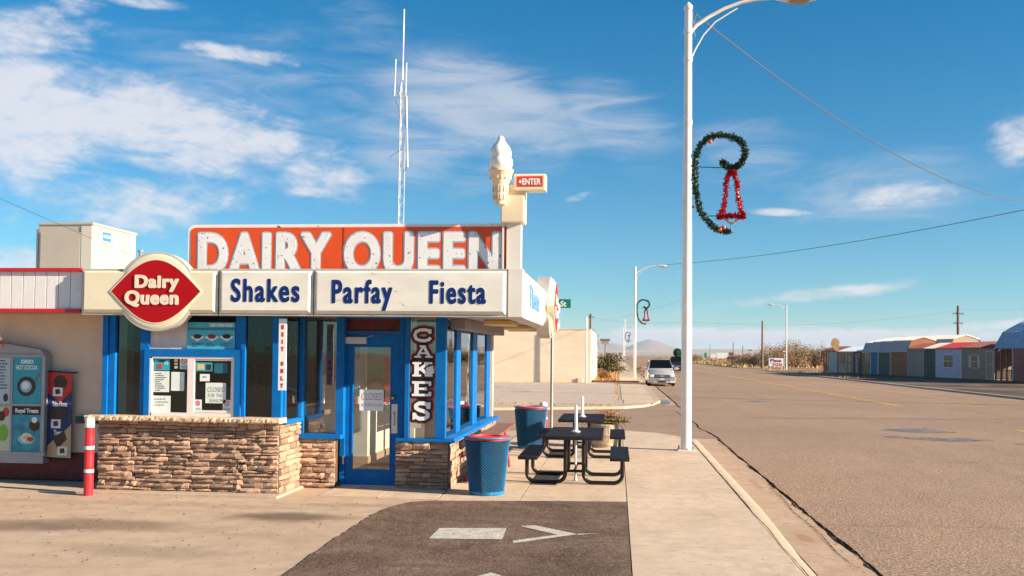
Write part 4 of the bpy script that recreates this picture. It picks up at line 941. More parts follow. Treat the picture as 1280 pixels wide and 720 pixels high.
o = acside(16.5 + D_ * .22, 16.5 + D_ * .40, az1 - .27, az1 - .11, 'blue_badge', M('badge_blue', (.04, .2, .5), .5)); mb = MB(); mb.box(ax1 + .004, ax1 + .006, 16.5 + D_ * .24, 16.5 + D_ * .38, az1 - .21, az1 - .165); mb.build('badge_lettering', paperw, o)
acside(16.5 + D_ * .02, 16.5 + D_ * .14, az1 - .5, az1 - .13, 'label_plate', paperw); acside(16.5 + D_ * .52, 16.5 + D_ * .62, az1 - .55, az1 - .15, 'label_plate', paperw); acside(16.5 + D_ * .86, 16.5 + D_ * .97, az1 - .2, az1 - .08, 'label_plate', paperw)
acside(16.5 + D_ * .2, 16.5 + D_ * .3, az1 - .95, az1 - .82, 'vent_grille', M('vent_brown', (.3, .22, .17), .6))
mb = MB(); mb.box(ax0 + .1, ax1 - .1, 16.6, ay1 - .1, 3.04, 3.1); mb.build('curb_base', roofm, AC)
mb = MB(); xq = ax1 + .05; mb.tube([(xq, ay1 + .1, 3.04), (xq, ay1 + .1, az1 - .35)], .03, 8); mb.tube([(xq, ay1 + .1, az1 - .35), (xq, ay1 + .1, az1 - .3)], .05, 8)
tag(mb.build('vent_pipe', steel), 'thin roof vent pipe just behind the beige air conditioner', 'pipe')

# lattice antenna tower behind the shop
TY = 30.0; tp = lambda px, py: aty(px, py, TY)
gal = M('galvanised', (.62, .60, .58), .45, metal=.35, var=.1, vs=4)
bt = tp(500.5, 277); tt = tp(503.7, 108); dx = (tt.x - bt.x) / (tt.z - bt.z); bx = bt.x - dx * bt.z
AN = thing('antenna_tower', (bx, TY, 0), 'tall thin lattice radio mast with white whip antennas rising behind the shop', 'antenna')
legs = [(.10, 0), (-.05, .0866), (-.05, -.0866)]; XZ = lambda z: bx + dx * z; zt = tt.z
for a, b in legs: MB().tube([(XZ(0) + a, TY + b, RZ), (XZ(zt) + a, TY + b, zt)], .011, 6).build('mast_leg', gal, AN)
mb = MB(); z = .3; k = 0
while z < zt - .3:
    for i in range(3):
        a, b = legs[i], legs[(i + 1) % 3]
        if k % 2: a, b = b, a
        mb.tube([(XZ(z) + a[0], TY + a[1], z), (XZ(z + .28) + b[0], TY + b[1], z + .28)], .005, 4, False)
    z += .28; k += 1
o = mb.build('lattice_bracing', gal, AN); o['kind'] = 'stuff'
for (px0, py0, px1, py1, r) in ((503.2, 100, 505.2, 11.5, .021), (493.2, 120, 494.8, 74, .017), (507.2, 118, 508.2, 78.5, .017), (508, 120, 509.5, 209, .022)):
    a, b = tp(px0, py0), tp(px1, py1); MB().tube([a, b], r, 8).build('whip_antenna', M('whip_white', (.8, .78, .76), .4), AN, smooth=True)
for (px0, px1, py) in ((493, 508, 117), (493.5, 508.5, 122), (497, 510, 188), (496, 509, 206), (497, 508, 202)): MB().tube([tp(px0, py), tp(px1, py)], .014, 6).build('antenna_bracket', gal, AN)
MB().tube([tp(502, 103), tp(501, 112), tp(499, 118)], .025, 6).build('mast_head', gal, AN)
mb = MB(); mb.tube([tp(505, 215), tp(508, 209)], .012, 4); mb.tube([tp(503, 186), tp(492, 193), tp(486, 197)], .006, 4); mb.tube([tp(494, 125), tp(498, 133), tp(500, 150)], .008, 4); mb.build('antenna_cable', M('cable_black', (.03, .03, .035), .6), AN)

# wire running to the roof past the air conditioner
cab = M('wire_dark', (.10, .12, .15), .5)
def wire(p, q, sag, r, label, n=24, mat=cab, twist=0):
    p, q = Vector(p), Vector(q); P = []
    for i in range(n + 1):
        t = i / n; v = p.lerp(q, t); v.z -= sag * 4 * t * (1 - t); P.append(v)
    o = MB().tube(P, r, 5).build('overhead_wire', mat); return tag(o, label, 'wire', 'overhead wires')
wire(aty(-60, 222, 14.5), aty(160.5, 318, 13.35), .0, .0035, 'thin wire slanting down to the round logo past the air conditioner')

# ================================================================== bollards
def bollard(loc, h, r, label):
    t = thing('bollard', loc, label, 'bollard', 'red steel bollards'); x, y, z0 = loc; lean = .012
    mb = MB(); mb.lathe([(r, z0), (r, z0 + h - .12)], (x, y), 24); mb.build('post', M('bollard_red', (.62, .02, .03), .4, var=.12, vs=5, coat=.2, fleck=((.3, .05, .05), 20, .7)), t, smooth=True)
    mb = MB(); mb.lathe([(r * 1.02, z0 + h - .119), (r * 1.02, z0 + h - .025), (r * .9, z0 + h), (r * .5, z0 + h + .012)], (x, y), 24); mb.build('cap', whitep, t, smooth=True)
    for q in (.30, .60):
        mb = MB(); mb.lathe([(r * 1.03, z0 + h * q), (r * 1.03, z0 + h * q + .045)], (x, y), 24); mb.build('reflective_band', paperw, t, smooth=True)
b0 = atz(107.5, 620, 0); bollard((b0.x, b0.y + .06, 0), aty(108, 523, b0.y + .06).z, .062, 'red bollard with white cap and bands at the left end of the stone ledge')
bollard((-1.62, 21.9, 0), .92, .085, 'red bollard with white cap behind the farther blue trash can')

# ================================================================== menu board and banner on the left wall
grey = M('cabinet_grey', (.34, .34, .36), .45, var=.06, vs=3)
MY = 13.77; MBD = thing('menu_board', (-9.2, 13.8, .6), 'grey drive-through menu board cabinet with lit posters mounted on the stucco wall', 'menu board')
mx1, mz0, mz1 = vx(55, MY, 500), aty(30, 579, MY).z, aty(30, 444, MY).z
mb = MB(); mb.prism([(-10.6, mz0), (mx1, mz0), (mx1, mz1), (aty(50, 437, MY).x, aty(50, 437, MY).z), (-9.3, aty(10, 426.5, MY).z), (-10.6, aty(10, 426.5, MY).z)], MY, 13.95, 'y'); mb.build('cabinet', grey, MBD)
for q in ((0, 443, 56, 446.5), (0, 565, 56, 569), (51.5, 446.5, 56, 565), (13.2, 446.5, 15.5, 565), (15.5, 504.5, 51.5, 507.5)):
    r4 = rect(*q, MY - .01); box_r('cabinet_rail', (r4[0] if q[0] else -10.6, r4[1], r4[2], r4[3]), MY - .02, MY, grey, MBD, .003)
def mp_(px, name, mat, label=None): return sheet(px, name, mat, MY - .002, MBD, label=label)
YT = MY - .0065
hc = mp_((15.8, 447, 51.3, 504.3), 'poster', teal, 'teal poster reading HOT COCOA with a cup seen from above')
front_text('poster_title', 'HOT COCOA', (20, 47, 462, 456.5), YT, paperw, hc, .001, .002, .003); front_text('poster_title', 'OREO', (26, 42, 454.5, 449.5), YT, paperw, hc, .001, .004, .003)
def disc(px, py, rpx, name, mat, parent, Y, n=24, sq=1.0):
    a = aty(px, py, Y); r_ = rpx / 1230 * Y; mb = MB(); mb.prism([(a.x + r_ * math.cos(i * 2 * math.pi / n), a.z + sq * r_ * math.sin(i * 2 * math.pi / n)) for i in range(n)], Y - .0015, Y, 'y'); return mb.build(name, mat, parent)
disc(33, 483, 13, 'cup_print', brownp, hc, YT); disc(32.5, 483, 8, 'cream_print', tealpale, hc, YT - .0016); disc(32, 482, 5, 'cream_print', paperw, hc, YT - .0032)
mb = MB(); mb.tube([tuple(aty(44, 475, YT)), tuple(aty(49.5, 467, YT))], .012, 5); mb.build('straw_print', redp, hc)
rt = mp_((15.8, 508, 51.3, 564.5), 'poster', M('poster_blue', (.03, .26, .36), .45, var=.3, vs=6), 'blue poster reading Royal Treats with sundaes')
sheet((15.8, 508, 51.3, 518.5), 'title_band', black, YT + .002, rt); front_text('poster_title', 'Royal Treats', (19, 48, 516, 510.5), YT - .0028, paperw, rt, .001, .003, .003)
disc(33, 549, 12, 'plate_print', tealpale, rt, YT, sq=.55); disc(33, 547, 8, 'sundae_print', M('vanilla_print', (.75, .62, .4), .5, var=.4, vs=40), rt, YT - .0016, sq=.8); disc(38, 549, 5, 'sauce_print', redp, rt, YT - .0032, sq=.6); disc(43, 532, 7.5, 'cup_print', brownp, rt, YT - .0016); disc(43, 525, 4, 'cream_print', paperw, rt, YT - .0032)
pl = mp_((-24, 447, 13, 504.3), 'poster', M('pale_print', (.42, .52, .56), .5), 'pale price list poster'); lines((0.5, 449, 11, 487), 10, ink, YT, pl, seed=8); disc(7, 497, 3.4, 'cup_print', brownp, pl, YT, sq=1.6)
pg = mp_((-24, 508, 13, 564.5), 'poster', M('pale_green_print', (.5, .56, .42), .5), 'pale poster with red and green drinks'); disc(7.5, 515, 4.5, 'red_drink_print', redp, pg, YT, sq=1.4); disc(4, 541, 7, 'green_drink_print', M('lime', (.18, .42, .04), .5), pg, YT, sq=1.6); disc(2, 520, 5, 'dark_drink_print', brownp, pg, YT - .0016, sq=1.3)
mb = MB(); a = aty(-2, 426, MY - .05)         # small white star-shaped topper with a red dot
mb.prism([(a.x + (.085 if i % 2 else .062) * math.cos(i * math.pi / 8), a.z + (.085 if i % 2 else .062) * math.sin(i * math.pi / 8) * 1.3) for i in range(16)], MY - .08, MY - .05, 'y'); o = mb.build('topper', paperw, MBD); disc(1.5, 428, 3, 'red_dot', redp, o, MY - .081)
# diagonal-striped banner
BN = thing('wall_banner', (vx(74, 13.9), 13.93, .8), 'tall red and navy banner advertising take-home treats on the wall beside the bollard', 'banner')
def bq(pts, name, mat, Y, parent=BN, th=.002):
    mb = MB(); mb.prism([(aty(px, py, Y).x, aty(px, py, Y).z) for px, py in pts], Y - th, Y, 'y'); return mb.build(name, mat, parent)
BY = 13.86
bq([(61, 464), (90.5, 465.5), (88.5, 573), (57.5, 571.5)], 'banner_cloth', M('banner_navy', (.02, .035, .13), .6, var=.1, vs=3), BY)
bq([(61, 464.3), (90.4, 465.8), (89.9, 488), (76, 503), (60.3, 491)], 'red_field', redp, BY - .003); bq([(85, 535), (89, 530), (88.4, 572.8), (57.6, 571.3), (60, 556)], 'tan_field', M('banner_tan', (.55, .36, .2), .6), BY - .003)
for (px, py, r) in ((75.5, 478, 9.5), (69, 519, 9), (77, 517, 8)): disc(px, py, r, 'cookie_print', brownp, BN, BY - .0056 - (.002 if px > 76 else 0))
bq([(66, 548), (80, 538), (83.5, 549), (72, 561)], 'bar_print', brownp, BY - .0056)
for (px, py) in ((66.5, 484), (64, 524), (72, 558)): bq([(px, py), (px + 12, py + .5), (px + 11.5, py + 11.5), (px - .5, py + 11)], 'box_print', paperw, BY - .0085); bq([(px + 2.5, py + 3), (px + 8, py + 2), (px + 9, py + 8), (px + 3, py + 9)], 'box_picture', brownp, BY - .0108)
front_text('poster_title', 'Take-Home', (65, 84, 508, 502), BY - .0056, paperw, BN, .001, .003, .003); front_text('poster_title', 'Treats', (67, 80, 544, 537.5), BY - .0056, paperw, BN, .001, .003, .003)
mb = MB(); mb.tube([tuple(aty(57, 464, BY)), tuple(aty(93.5, 466, BY))], .012, 6); mb.tube([tuple(aty(54.5, 571.5, BY)), tuple(aty(90, 574, BY))], .012, 6); mb.tube([tuple(aty(92.5, 466, BY)), tuple(aty(92.5, 466, BY) + Vector((0, .1, 0)))], .01, 6); mb.build('banner_rod', black, BN)

# ================================================================== trash cans (expanded metal over a liner)
canb = M('can_blue', (.006, .17, .36), .4, var=.15, vs=8, coat=.1, fleck=((.15, .32, .42), 14, .68)); canr = M('can_lid_red', (.62, .04, .04), .45); canin = M('can_liner', (.008, .03, .055), .6)
def trash_can():
    t = thing('trash_can', (0, 0, 0), None, 'trash can', 'blue mesh trash cans'); H, r0, r1 = .80, .245, .318
    bm = bmesh.new(); n, m = 46, 34; g = []
    for j in range(m + 1):
        z = .05 + (H - .09) * j / m; r = r0 + (r1 - r0) * z / H; g.append([bm.verts.new((r * math.cos(2 * math.pi * (k + .5 * (j % 2)) / n), r * math.sin(2 * math.pi * (k + .5 * (j % 2)) / n), z)) for k in range(n)])
    for j in range(m - 1):
        for k in range(n):
            k2 = (k + 1) % n if j % 2 else k
            kk = (k, k2 if j % 2 == 0 else k, k)
            a = g[j][k]; c = g[j + 2][k] if j + 2 <= m else None
            l = g[j + 1][(k - 1) % n] if j % 2 == 0 else g[j + 1][k]; r = g[j + 1][k] if j % 2 == 0 else g[j + 1][(k + 1) % n]
            if c: bm.faces.new((a, r, c, l))
    me = bpy.data.meshes.new('mesh_shell'); bm.to_mesh(me); bm.free(); me.materials.append(canb); o = bpy.data.objects.new('mesh_shell', me); COL.objects.link(o); o.parent = t
    md = o.modifiers.new('bars', 'WIREFRAME'); md.thickness = .009; md.use_even_offset = False
    MB().lathe([(r0 - .014, .05), (r1 - .02, H - .03)], (0, 0), 32).build('liner', canin, t, smooth=True)
    MB().lathe([(r0 + .002, 0), (r0 + .006, .012), (r0 + .006, .055), (r0, .06)], (0, 0), 40).build('base_ring', canb, t, smooth=True)
    MB().tube([(r1 * math.cos(a), r1 * math.sin(a), H) for a in [i * math.pi / 20 for i in range(41)]], .014, 8, False).build('rim', canb, t, smooth=True)
    bm = MB(); bm.lathe([(r1 - .012, H - .03), (r1 - .012, H + .008), (r1 - .03, H + .018), (r1 - .11, H + .022), (r1 - .12, H + .0)], (0, 0), 40); bm.build('lid', canr, t, smooth=True)
    return t
c1 = trash_can(); c2 = copy_tree(c1)
c1.location = (-1.82, 13.88, .012); c1.rotation_euler.z = .3; tag(c1, 'nearer blue mesh trash can with red rim, at the corner of the shop')
c2.location = (-1.80, 20.75, .012); c2.rotation_euler.z = 1.2; c2.scale = (1.08, 1.08, 1.08); tag(c2, 'farther blue mesh trash can, behind the wooden bench and beside the signpost')

# ================================================================== perforated steel picnic tables
tb = M('table_black', (.014, .013, .017), .6, var=.1, vs=8, spec=.2); tubem = M('tube_black', (.012, .008, .007), .32, spec=.4)
def perf(name, x0, x1, y0, y1, z, th, parent, nx, ny):
    """A slotted plate: bars with real gaps, inside a rolled edge."""
    mb = MB(); e = .022
    for q in ((x0, x1, y0, y0 + e), (x0, x1, y1 - e, y1), (x0, x0 + e, y0 + e, y1 - e), (x1 - e, x1, y0 + e, y1 - e)): mb.box(q[0], q[1], q[2], q[3], z - th, z, .006)
    mb.build(name + '_rim', tb, parent, smooth=True)
    mb = MB(); sx_, sy_ = (x1 - x0 - 2 * e) / nx, (y1 - y0 - 2 * e) / ny
    for i in range(nx + 1): x = x0 + e + sx_ * i; mb.box(x - sx_ * .24, x + sx_ * .24, y0 + e, y1 - e, z - .012, z - .006)
    for j in range(ny + 1): y = y0 + e + sy_ * j; mb.box(x0 + e, x1 - e, y - sy_ * .26, y + sy_ * .26, z - .0115, z - .0055)
    mb.build(name + '_grid', tb, parent)
def picnic_table():
    t = thing('picnic_table', (0, 0, 0), None, 'picnic table', 'black picnic tables')
    tp_ = empty('tabletop', t); perf('tabletop', -.43, .43, 0.0, 1.9, .76, .055, tp_, 26, 58)
    for s in (-1, 1):
        st = empty('seat', t); a, b = sorted((s * .54, s * .83)); perf('seat', a, b, -.02, 1.86, .455, .05, st, 8, 56)
        for y in (.42, 1.48):
            P = [(s * .14, y, .72), (s * .14, y, .16)]
            P += [(s * (.14 + .13 * (1 - math.cos(a_))), y, .16 - .13 * math.sin(a_)) for a_ in [R(15 * k) for k in range(1, 7)]]
            P += [(s * (.60 + .13 * math.sin(a_)), y, .16 - .13 * math.cos(a_)) for a_ in [R(15 * k) for k in range(0, 7)]] + [(s * .73, y, .42)]
            MB().tube(P, .030, 12).build('leg_tube', tubem, t, smooth=True)
            MB().box(s * .73 - .11, s * .73 + .11, y - .03, y + .03, .40, .418).build('seat_bracket', tubem, t)
    for y in (.42, 1.48):
        MB().tube([(-.14, y, .20), (.14, y, .20)], .022, 8).build('cross_tube', tubem, t, smooth=True); MB().box(-.30, .30, y - .03, y + .03, .69, .706).build('top_bracket', tubem, t)
    MB().tube([(0, .42, .2), (0, 1.48, .2)], .022, 8).build('spine_tube', tubem, t, smooth=True)
    return t
pt = picnic_table(); pt2 = copy_tree(pt)
tm = atz(717, 545, .76); pt.location = (-.635, 14.72, .012); tag(pt, 'nearer black perforated picnic table with two attached seats beside the trash can')
pt2.location = (-.665, 18.55, .012); pt2.scale = (1, 1, 1); tag(pt2, 'farther black picnic table in front of the barrel planter')
for k, (t_, z1, lb) in enumerate(((pt, 1.20, 'white umbrella pole without canopy standing in the nearer picnic table'), (pt2, 1.17, 'white umbrella pole without canopy standing in the farther picnic table'))):
    u = thing('umbrella_pole', (t_.location.x + .0, t_.location.y + .85, .012), lb, 'umbrella pole', 'bare umbrella poles'); x, y = u.location.x, u.location.y
    wm = M('pole_white_steel', (.76, .74, .72), .35, metal=.1)
    MB().lathe([(.017, .14), (.017, .70), (.027, .71), (.026, z1 - .03), (.012, z1)], (x, y), 12).build('pole', wm, u, smooth=True); MB().lathe([(.07, .775), (.07, .79), (.035, .80), (.032, .84)], (x, y), 16).build('collar', wm, u, smooth=True)
    MB().lathe([(.008, .012), (.03, .02), (.02, .06), (.014, .16)], (x, y), 10).build('foot', steel, u, smooth=True)

# ================================================================== wooden bench table along the side wall
wood = M('bench_wood', (.20, .085, .060), .65, var=.3, vs=5, stretch=(8, 1, 8), bump=.5, bs=30); redleg = M('bench_leg_red', (.5, .03, .03), .45)
BT = thing('wooden_table', (-2.0, 16.2, 0), 'long narrow brown plank picnic bench with red metal legs against the side wall', 'bench')
for x0 in (-2.12, -1.955): MB().box(x0, x0 + .158, 14.95, 17.55, .715, .755, .006).build('top_plank', wood, BT)
for x0 in (-2.34,): MB().box(x0, x0 + .17, 14.95, 17.55, .44, .475, .006).build('seat_plank', wood, BT)
for y in (15.2, 17.2):
    for x0, x1 in ((-2.34, -1.95), (-1.86, -1.95)): MB().tube([(x0, y, .012), (x1, y, .70)], .022, 8).build('leg', redleg, BT, smooth=True)
    MB().box(-2.36, -1.88, y - .02, y + .02, .40, .438).build('cross_bar', redleg, BT)

# ================================================================== barrel planter
PY, PX = 21.35, -.27
PL = thing('barrel_planter', (PX, PY, .012), 'pale wooden half barrel planter with metal hoops behind the picnic tables', 'planter')
bw = M('barrel_wood', (.48, .34, .22), .8, var=.35, vs=6, stretch=(6, 6, .8), rnd=.2); hoop = M('barrel_hoop', (.3, .26, .22), .5, metal=.6)
brad = lambda z: .275 + .04 * math.sin(min(1, z / .5) * 2.2)
sm = None
for k in range(18):
    if sm is None:
        mb = MB(); w_ = .062; rings = []
        for i in range(7): z = .50 * i / 6; r = brad(z); rings.append([(r - .025, -w_ * r / .37, z), (r, -w_ * r / .37, z), (r + .004, 0, z), (r, w_ * r / .37, z), (r - .025, w_ * r / .37, z)])
        mb.loft(rings); o = mb.build('stave', bw); o.parent = PL; sm = o.data
    else: o = bpy.data.objects.new('stave', sm); COL.objects.link(o); o.parent = PL
    o.rotation_euler.z = 2 * math.pi * k / 18
for z in (.06, .25, .45): MB().lathe([(brad(z) + .006, .012 + z - .022), (brad(z) + .009, .012 + z), (brad(z) + .006, .012 + z + .022)], (PX, PY), 36).build('hoop', hoop, PL, smooth=True)
MB().lathe([(.24, .36), (.25, .46)], (PX, PY), 20).build('soil', M('soil', (.08, .05, .03), .95), PL)
PT = thing('potted_shrub', (PX, PY, .55), 'low shrub with golden and rusty leaves growing in the barrel planter', 'plant')
rr = random.Random(4)
leafs = [M('leaf_gold', (.42, .24, .02), .6), M('leaf_rust', (.36, .10, .02), .6), M('leaf_green', (.10, .12, .02), .6)]
clumps = [(PX + rr.uniform(-.46, .46), PY + rr.uniform(-.28, .28), rr.uniform(.52, .78)) for _ in range(34)]
for k in range(3):
    mb = MB(); cs_ = clumps[k::3]
    for c in cs_: mb.leaves(70, lambda: (c[0] + rr.gauss(0, .065), c[1] + rr.gauss(0, .065), max(.56, c[2] - abs(c[0] - PX) * .3 + rr.gauss(0, .045))), .022, rng=rr)
    mb.build('foliage', leafs[k], PT, recalc=False)
mb = MB()
for c in clumps: mb.tube([(PX + rr.uniform(-.1, .1), PY, .55), ((PX + c[0]) / 2, (PY + c[1]) / 2, .68), (c[0], c[1], c[2] - abs(c[0] - PX) * .3)], .005, 4)
mb.build('twigs', M('twig', (.16, .09, .05), .8), PT)

# ================================================================== street name sign
post_m = M('post_steel', (.40, .37, .34), .45, metal=.5, var=.1, vs=5)
sp = Vector((-1.53, 23.3, 0)); SG = thing('street_name_sign', sp, 'green street name sign reading St on a thin steel post by the shop corner', 'street sign')
MB().lathe([(.035, .0), (.035, 3.32)], (sp.x, sp.y), 10).build('post', post_m, SG, smooth=True)
x1 = aty(713.5, 380, 23.3).x; za, zb = aty(705, 385, 23.3).z, aty(705, 374, 23.3).z
mb = MB(); mb.box(-2.0, x1, 23.28, 23.286, za, zb, .002); mb.build('sign_blade', M('sign_green', (.0, .20, .12), .4), SG)
front_text('lettering', 'St', (700.5, 708, 383.3, 376.2), 23.279, paperw, SG, .002, .006, .005)

# ================================================================== street lamps
lampm = M('lamp_white', (.74, .70, .66), .38, var=.05, vs=2, coat=.2, fleck=((.45, .30, .2), 7, .73)); lens = M('lamp_lens', (.32, .26, .2), .3)
def street_lamp():
    t = thing('street_lamp', (0, 0, 0), None, 'street lamp', 'white street lamps along the road'); H = 9.42
    MB().lathe([(.112, 0), (.108, 2.5), (.092, 6), (.078, H - .12)], (0, 0), 20).build('pole', lampm, t, smooth=True)
    MB().lathe([(.095, H - .12), (.095, H - .05), (.05, H), (.028, H + .03)], (0, 0), 16).build('pole_cap', lampm, t, smooth=True)
    MB().box(-.18, .18, -.18, .18, 0, .025, .004).build('base_plate', lampm, t)
    mb = MB()
    for a in (-1, 1):
        for b in (-1, 1): mb.tube([(a * .14, b * .14, .02), (a * .14, b * .14, .09)], .018, 6)
    mb.build('anchor_bolts', M('bolt', (.3, .24, .2), .6), t)
    arm = [(.06, 0, 8.83), (.18, 0, 8.97), (.42, 0, 9.13), (.75, 0, 9.30), (1.1, 0, 9.42), (1.4, 0, 9.47), (1.85, 0, 9.5)]
    MB().tube(arm, [.042, .042, .040, .038, .036, .034, .034], 10).build('arm', lampm, t, smooth=True)
    MB().tube([(.08, 0, 8.28), (.16, 0, 8.46), (.32, 0, 8.75), (.56, 0, 9.02), (.85, 0, 9.2), (1.02, 0, 9.30)], .016, 6).build('arm_brace', lampm, t, smooth=True)
    mb = MB()
    for z in (8.83, 8.24, 6.9, 5.4): mb.lathe([(.098, z - .05), (.098, z + .05)], (0, 0), 16)
    mb.build('clamp_band', lampm, t, smooth=True)
    rings = []
    for x, w, zb, zt in ((1.78, .06, 9.46, 9.53), (1.95, .14, 9.42, 9.58), (2.2, .19, 9.40, 9.60), (2.45, .17, 9.40, 9.58), (2.62, .09, 9.42, 9.54)):
        rings.append([(x, w * math.cos(a), (zb + zt) / 2 + (zt - zb) / 2 * math.sin(a)) for a in [i * math.pi / 6 for i in range(12)]])
    h = MB().loft(rings).build('lamp_head', lampm, t, smooth=True)
    MB().loft([[(2.05, -.1, 9.41), (2.5, -.1, 9.41), (2.5, .1, 9.41), (2.05, .1, 9.41)], [(2.1, -.07, 9.37), (2.45, -.07, 9.37), (2.45, .07, 9.37), (2.1, .07, 9.37)]]).build('lens', lens, h)
    return t
L0 = street_lamp()
lamps = [(L0, (1.45, 20.9, .012), 0, 'nearest tall white street lamp pole at the kerb')]
for x, y, z_, rz, lb in ((1.50, 83.5, .012, 0, 'second white street lamp along the left kerb, beside the minivan'), (1.55, 205, 0, 0, 'third white street lamp along the left kerb'), (1.6, 268, 0, 0, 'farthest white street lamp along the left kerb'), (24.4, 146, 0, math.pi, 'white street lamp across the road by the stop sign, arm pointing left')):
    lamps.append((copy_tree(L0), (x, y, z_), rz, lb))
for o, l, rz, lb in lamps: o.location = l; o.rotation_euler.z = rz; tag(o, lb)
# small loops of cable at the top of the nearest pole
mb = MB(); q = lambda px, py: tuple(aty(px, py, 20.9)); mb.tube([q(866, 14), q(865.5, 24), q(867, 34), q(869, 46), q(866, 50), q(864, 44)], .006, 5); mb.tube([q(871, 17), q(868, 26), q(868, 36)], .006, 5)
mb.build('cable_loop', cab, L0)

# ================================================================== Christmas scroll and bell decorations on the lamps
def crvy(px, py): return (840 + px / 4.5, 150 + py / 4.5)
PYD = 20.9
def dp(px, py): v = aty(*crvy(px, py), PYD); return Vector((v.x - 1.45, 0, v.z))
gdark = M('garland_green', (.018, .055, .030), .6); glit = M('garland_light', (.07, .13, .06), .5); tred = M('tinsel_red', (.50, .01, .02), .35); gold = M('tinsel_gold', (.62, .45, .25), .35); balls = M('bauble_red', (.6, .07, .03), .25); wirem = M('frame_wire', (.04, .04, .045), .5)
def smooth_path(P, n=12):
    out_ = []
    for i in range(len(P) - 1):
        p0, p1, p2, p3 = P[max(0, i - 1)], P[i], P[i + 1], P[min(len(P) - 1, i + 2)]
        for k in range(n):
            t = k / n; out_.append(.5 * ((2 * p1) + (p2 - p0) * t + (2 * p0 - 5 * p1 + 4 * p2 - p3) * t * t + (3 * p1 - p0 - 3 * p2 + p3) * t ** 3))
    return out_ + [P[-1]]
def tinsel(path, n, r, length, rng, wd=.3):
    mb = MB()
    for _ in range(n):
        i = rng.randrange(len(path) - 1); p = path[i].lerp(path[i + 1], rng.random()); d = Vector((rng.gauss(0, 1), rng.gauss(0, 1), rng.gauss(0, 1))).normalized()
        lump = .75 + .5 * noise.noise((i * .35, 3, 1)); a = p + d * r * .2; b = p + d * (length * lump * rng.uniform(.6, 1.1)); w_ = d.cross(Vector((rng.gauss(0, 1), rng.gauss(0, 1), rng.gauss(0, 1)))).normalized() * length * wd * .5
        mb.bm.faces.new([mb.bm.verts.new(v) for v in (a - w_ * .5, a + w_ * .5, b + w_, b - w_ * .3)])
    return mb
def decoration(g1, g2, red):
    t = thing('christmas_decoration', (0, 0, 0), None, 'Christmas decoration', 'scroll and bell decorations on the lamp poles'); rg = random.Random(9)
    sc = smooth_path([dp(*p) for p in ((282, 236), (300, 254), (335, 268), (372, 258), (400, 222), (409, 180), (392, 125), (345, 100), (265, 84), (190, 110), (148, 165), (132, 230), (130, 330), (140, 430), (162, 515), (200, 568), (250, 612), (322, 630))])
    MB().tube(sc, .035, 6).build('scroll_core', g1, t)
    tinsel(sc, 3800, .03, .112, rg).build('garland', g1, t, recalc=False); tinsel(sc, 1100, .03, .118, rg).build('garland_pale', g2, t, recalc=False)  # dark green strands, with paler green ones mixed in at random
    bell = smooth_path([dp(*p) for p in ((262, 545), (290, 495), (300, 420), (306, 350), (322, 300), (336, 292), (352, 305), (364, 350), (372, 430), (385, 500), (404, 545))]); base_ = smooth_path([dp(*p) for p in ((262, 545), (330, 540), (404, 545))])
    b = empty('bell', t); MB().tube(bell, .02, 6).build('bell_outline', red, b); MB().tube(base_, .02, 6).build('bell_outline', red, b)
    tinsel(bell, 1900, .02, .10, rg).build('red_tinsel', red, b, recalc=False); tinsel(base_, 800, .02, .10, rg).build('red_tinsel', red, b, recalc=False)
    cl = smooth_path([dp(*p) for p in ((297, 552), (312, 572), (337, 580), (360, 570), (374, 550))]); MB().tube(cl, .015, 5).build('clapper', gold, t); tinsel(cl, 500, .02, .045, rg).build('clapper_tinsel', gold, t, recalc=False)
    for p in ((212, 126), (268, 618), (288, 607)): mb = MB(); bmesh.ops.create_uvsphere(mb.bm, u_segments=10, v_segments=8, radius=.045); bmesh.ops.translate(mb.bm, vec=dp(*p) + Vector((0, -.07, 0)), verts=mb.bm.verts); mb.build('bauble', balls, t, smooth=True)
    mb = MB()
    for P in (((95, 262), (312, 270)), ((200, 540), (262, 540)), ((331, 580), (331, 632)), ((64, 262), (90, 240)), ((90, 240), (128, 236)), ((64, 288), (100, 266)), ((106, 270), (106, 420))): mb.tube([dp(*P[0]), dp(*P[1])], .010, 5)
    mb.build('wire_frame', wirem, t)
    for p in ((112, 76), (112, 488)): MB().obox(dp(*p), (.09, .05, .06)).build('clip', M('clip_rust', (.3, .17, .08), .6), t)
    return t
d1 = decoration(gdark, glit, tred); d2 = copy_tree(d1); d3 = copy_tree(d1)
gteal = M('garland_teal', (.0, .20, .13), .5)
for o in d2.children:
    if o.name.startswith(('scroll', 'garland')): o.data = o.data.copy(); o.data.materials[0] = gteal
d1.location = (1.45, 20.9, 0); tag(d1, 'large green scroll garland with red tinsel bell on the nearest lamp pole')
d2.location = (1.50, 83.5, 0); tag(d2, 'smaller looking teal scroll garland with red bell on the second lamp pole')
d3.location = (1.55, 205, 0); tag(d3, 'tiny far scroll garland with bell on the third lamp pole')

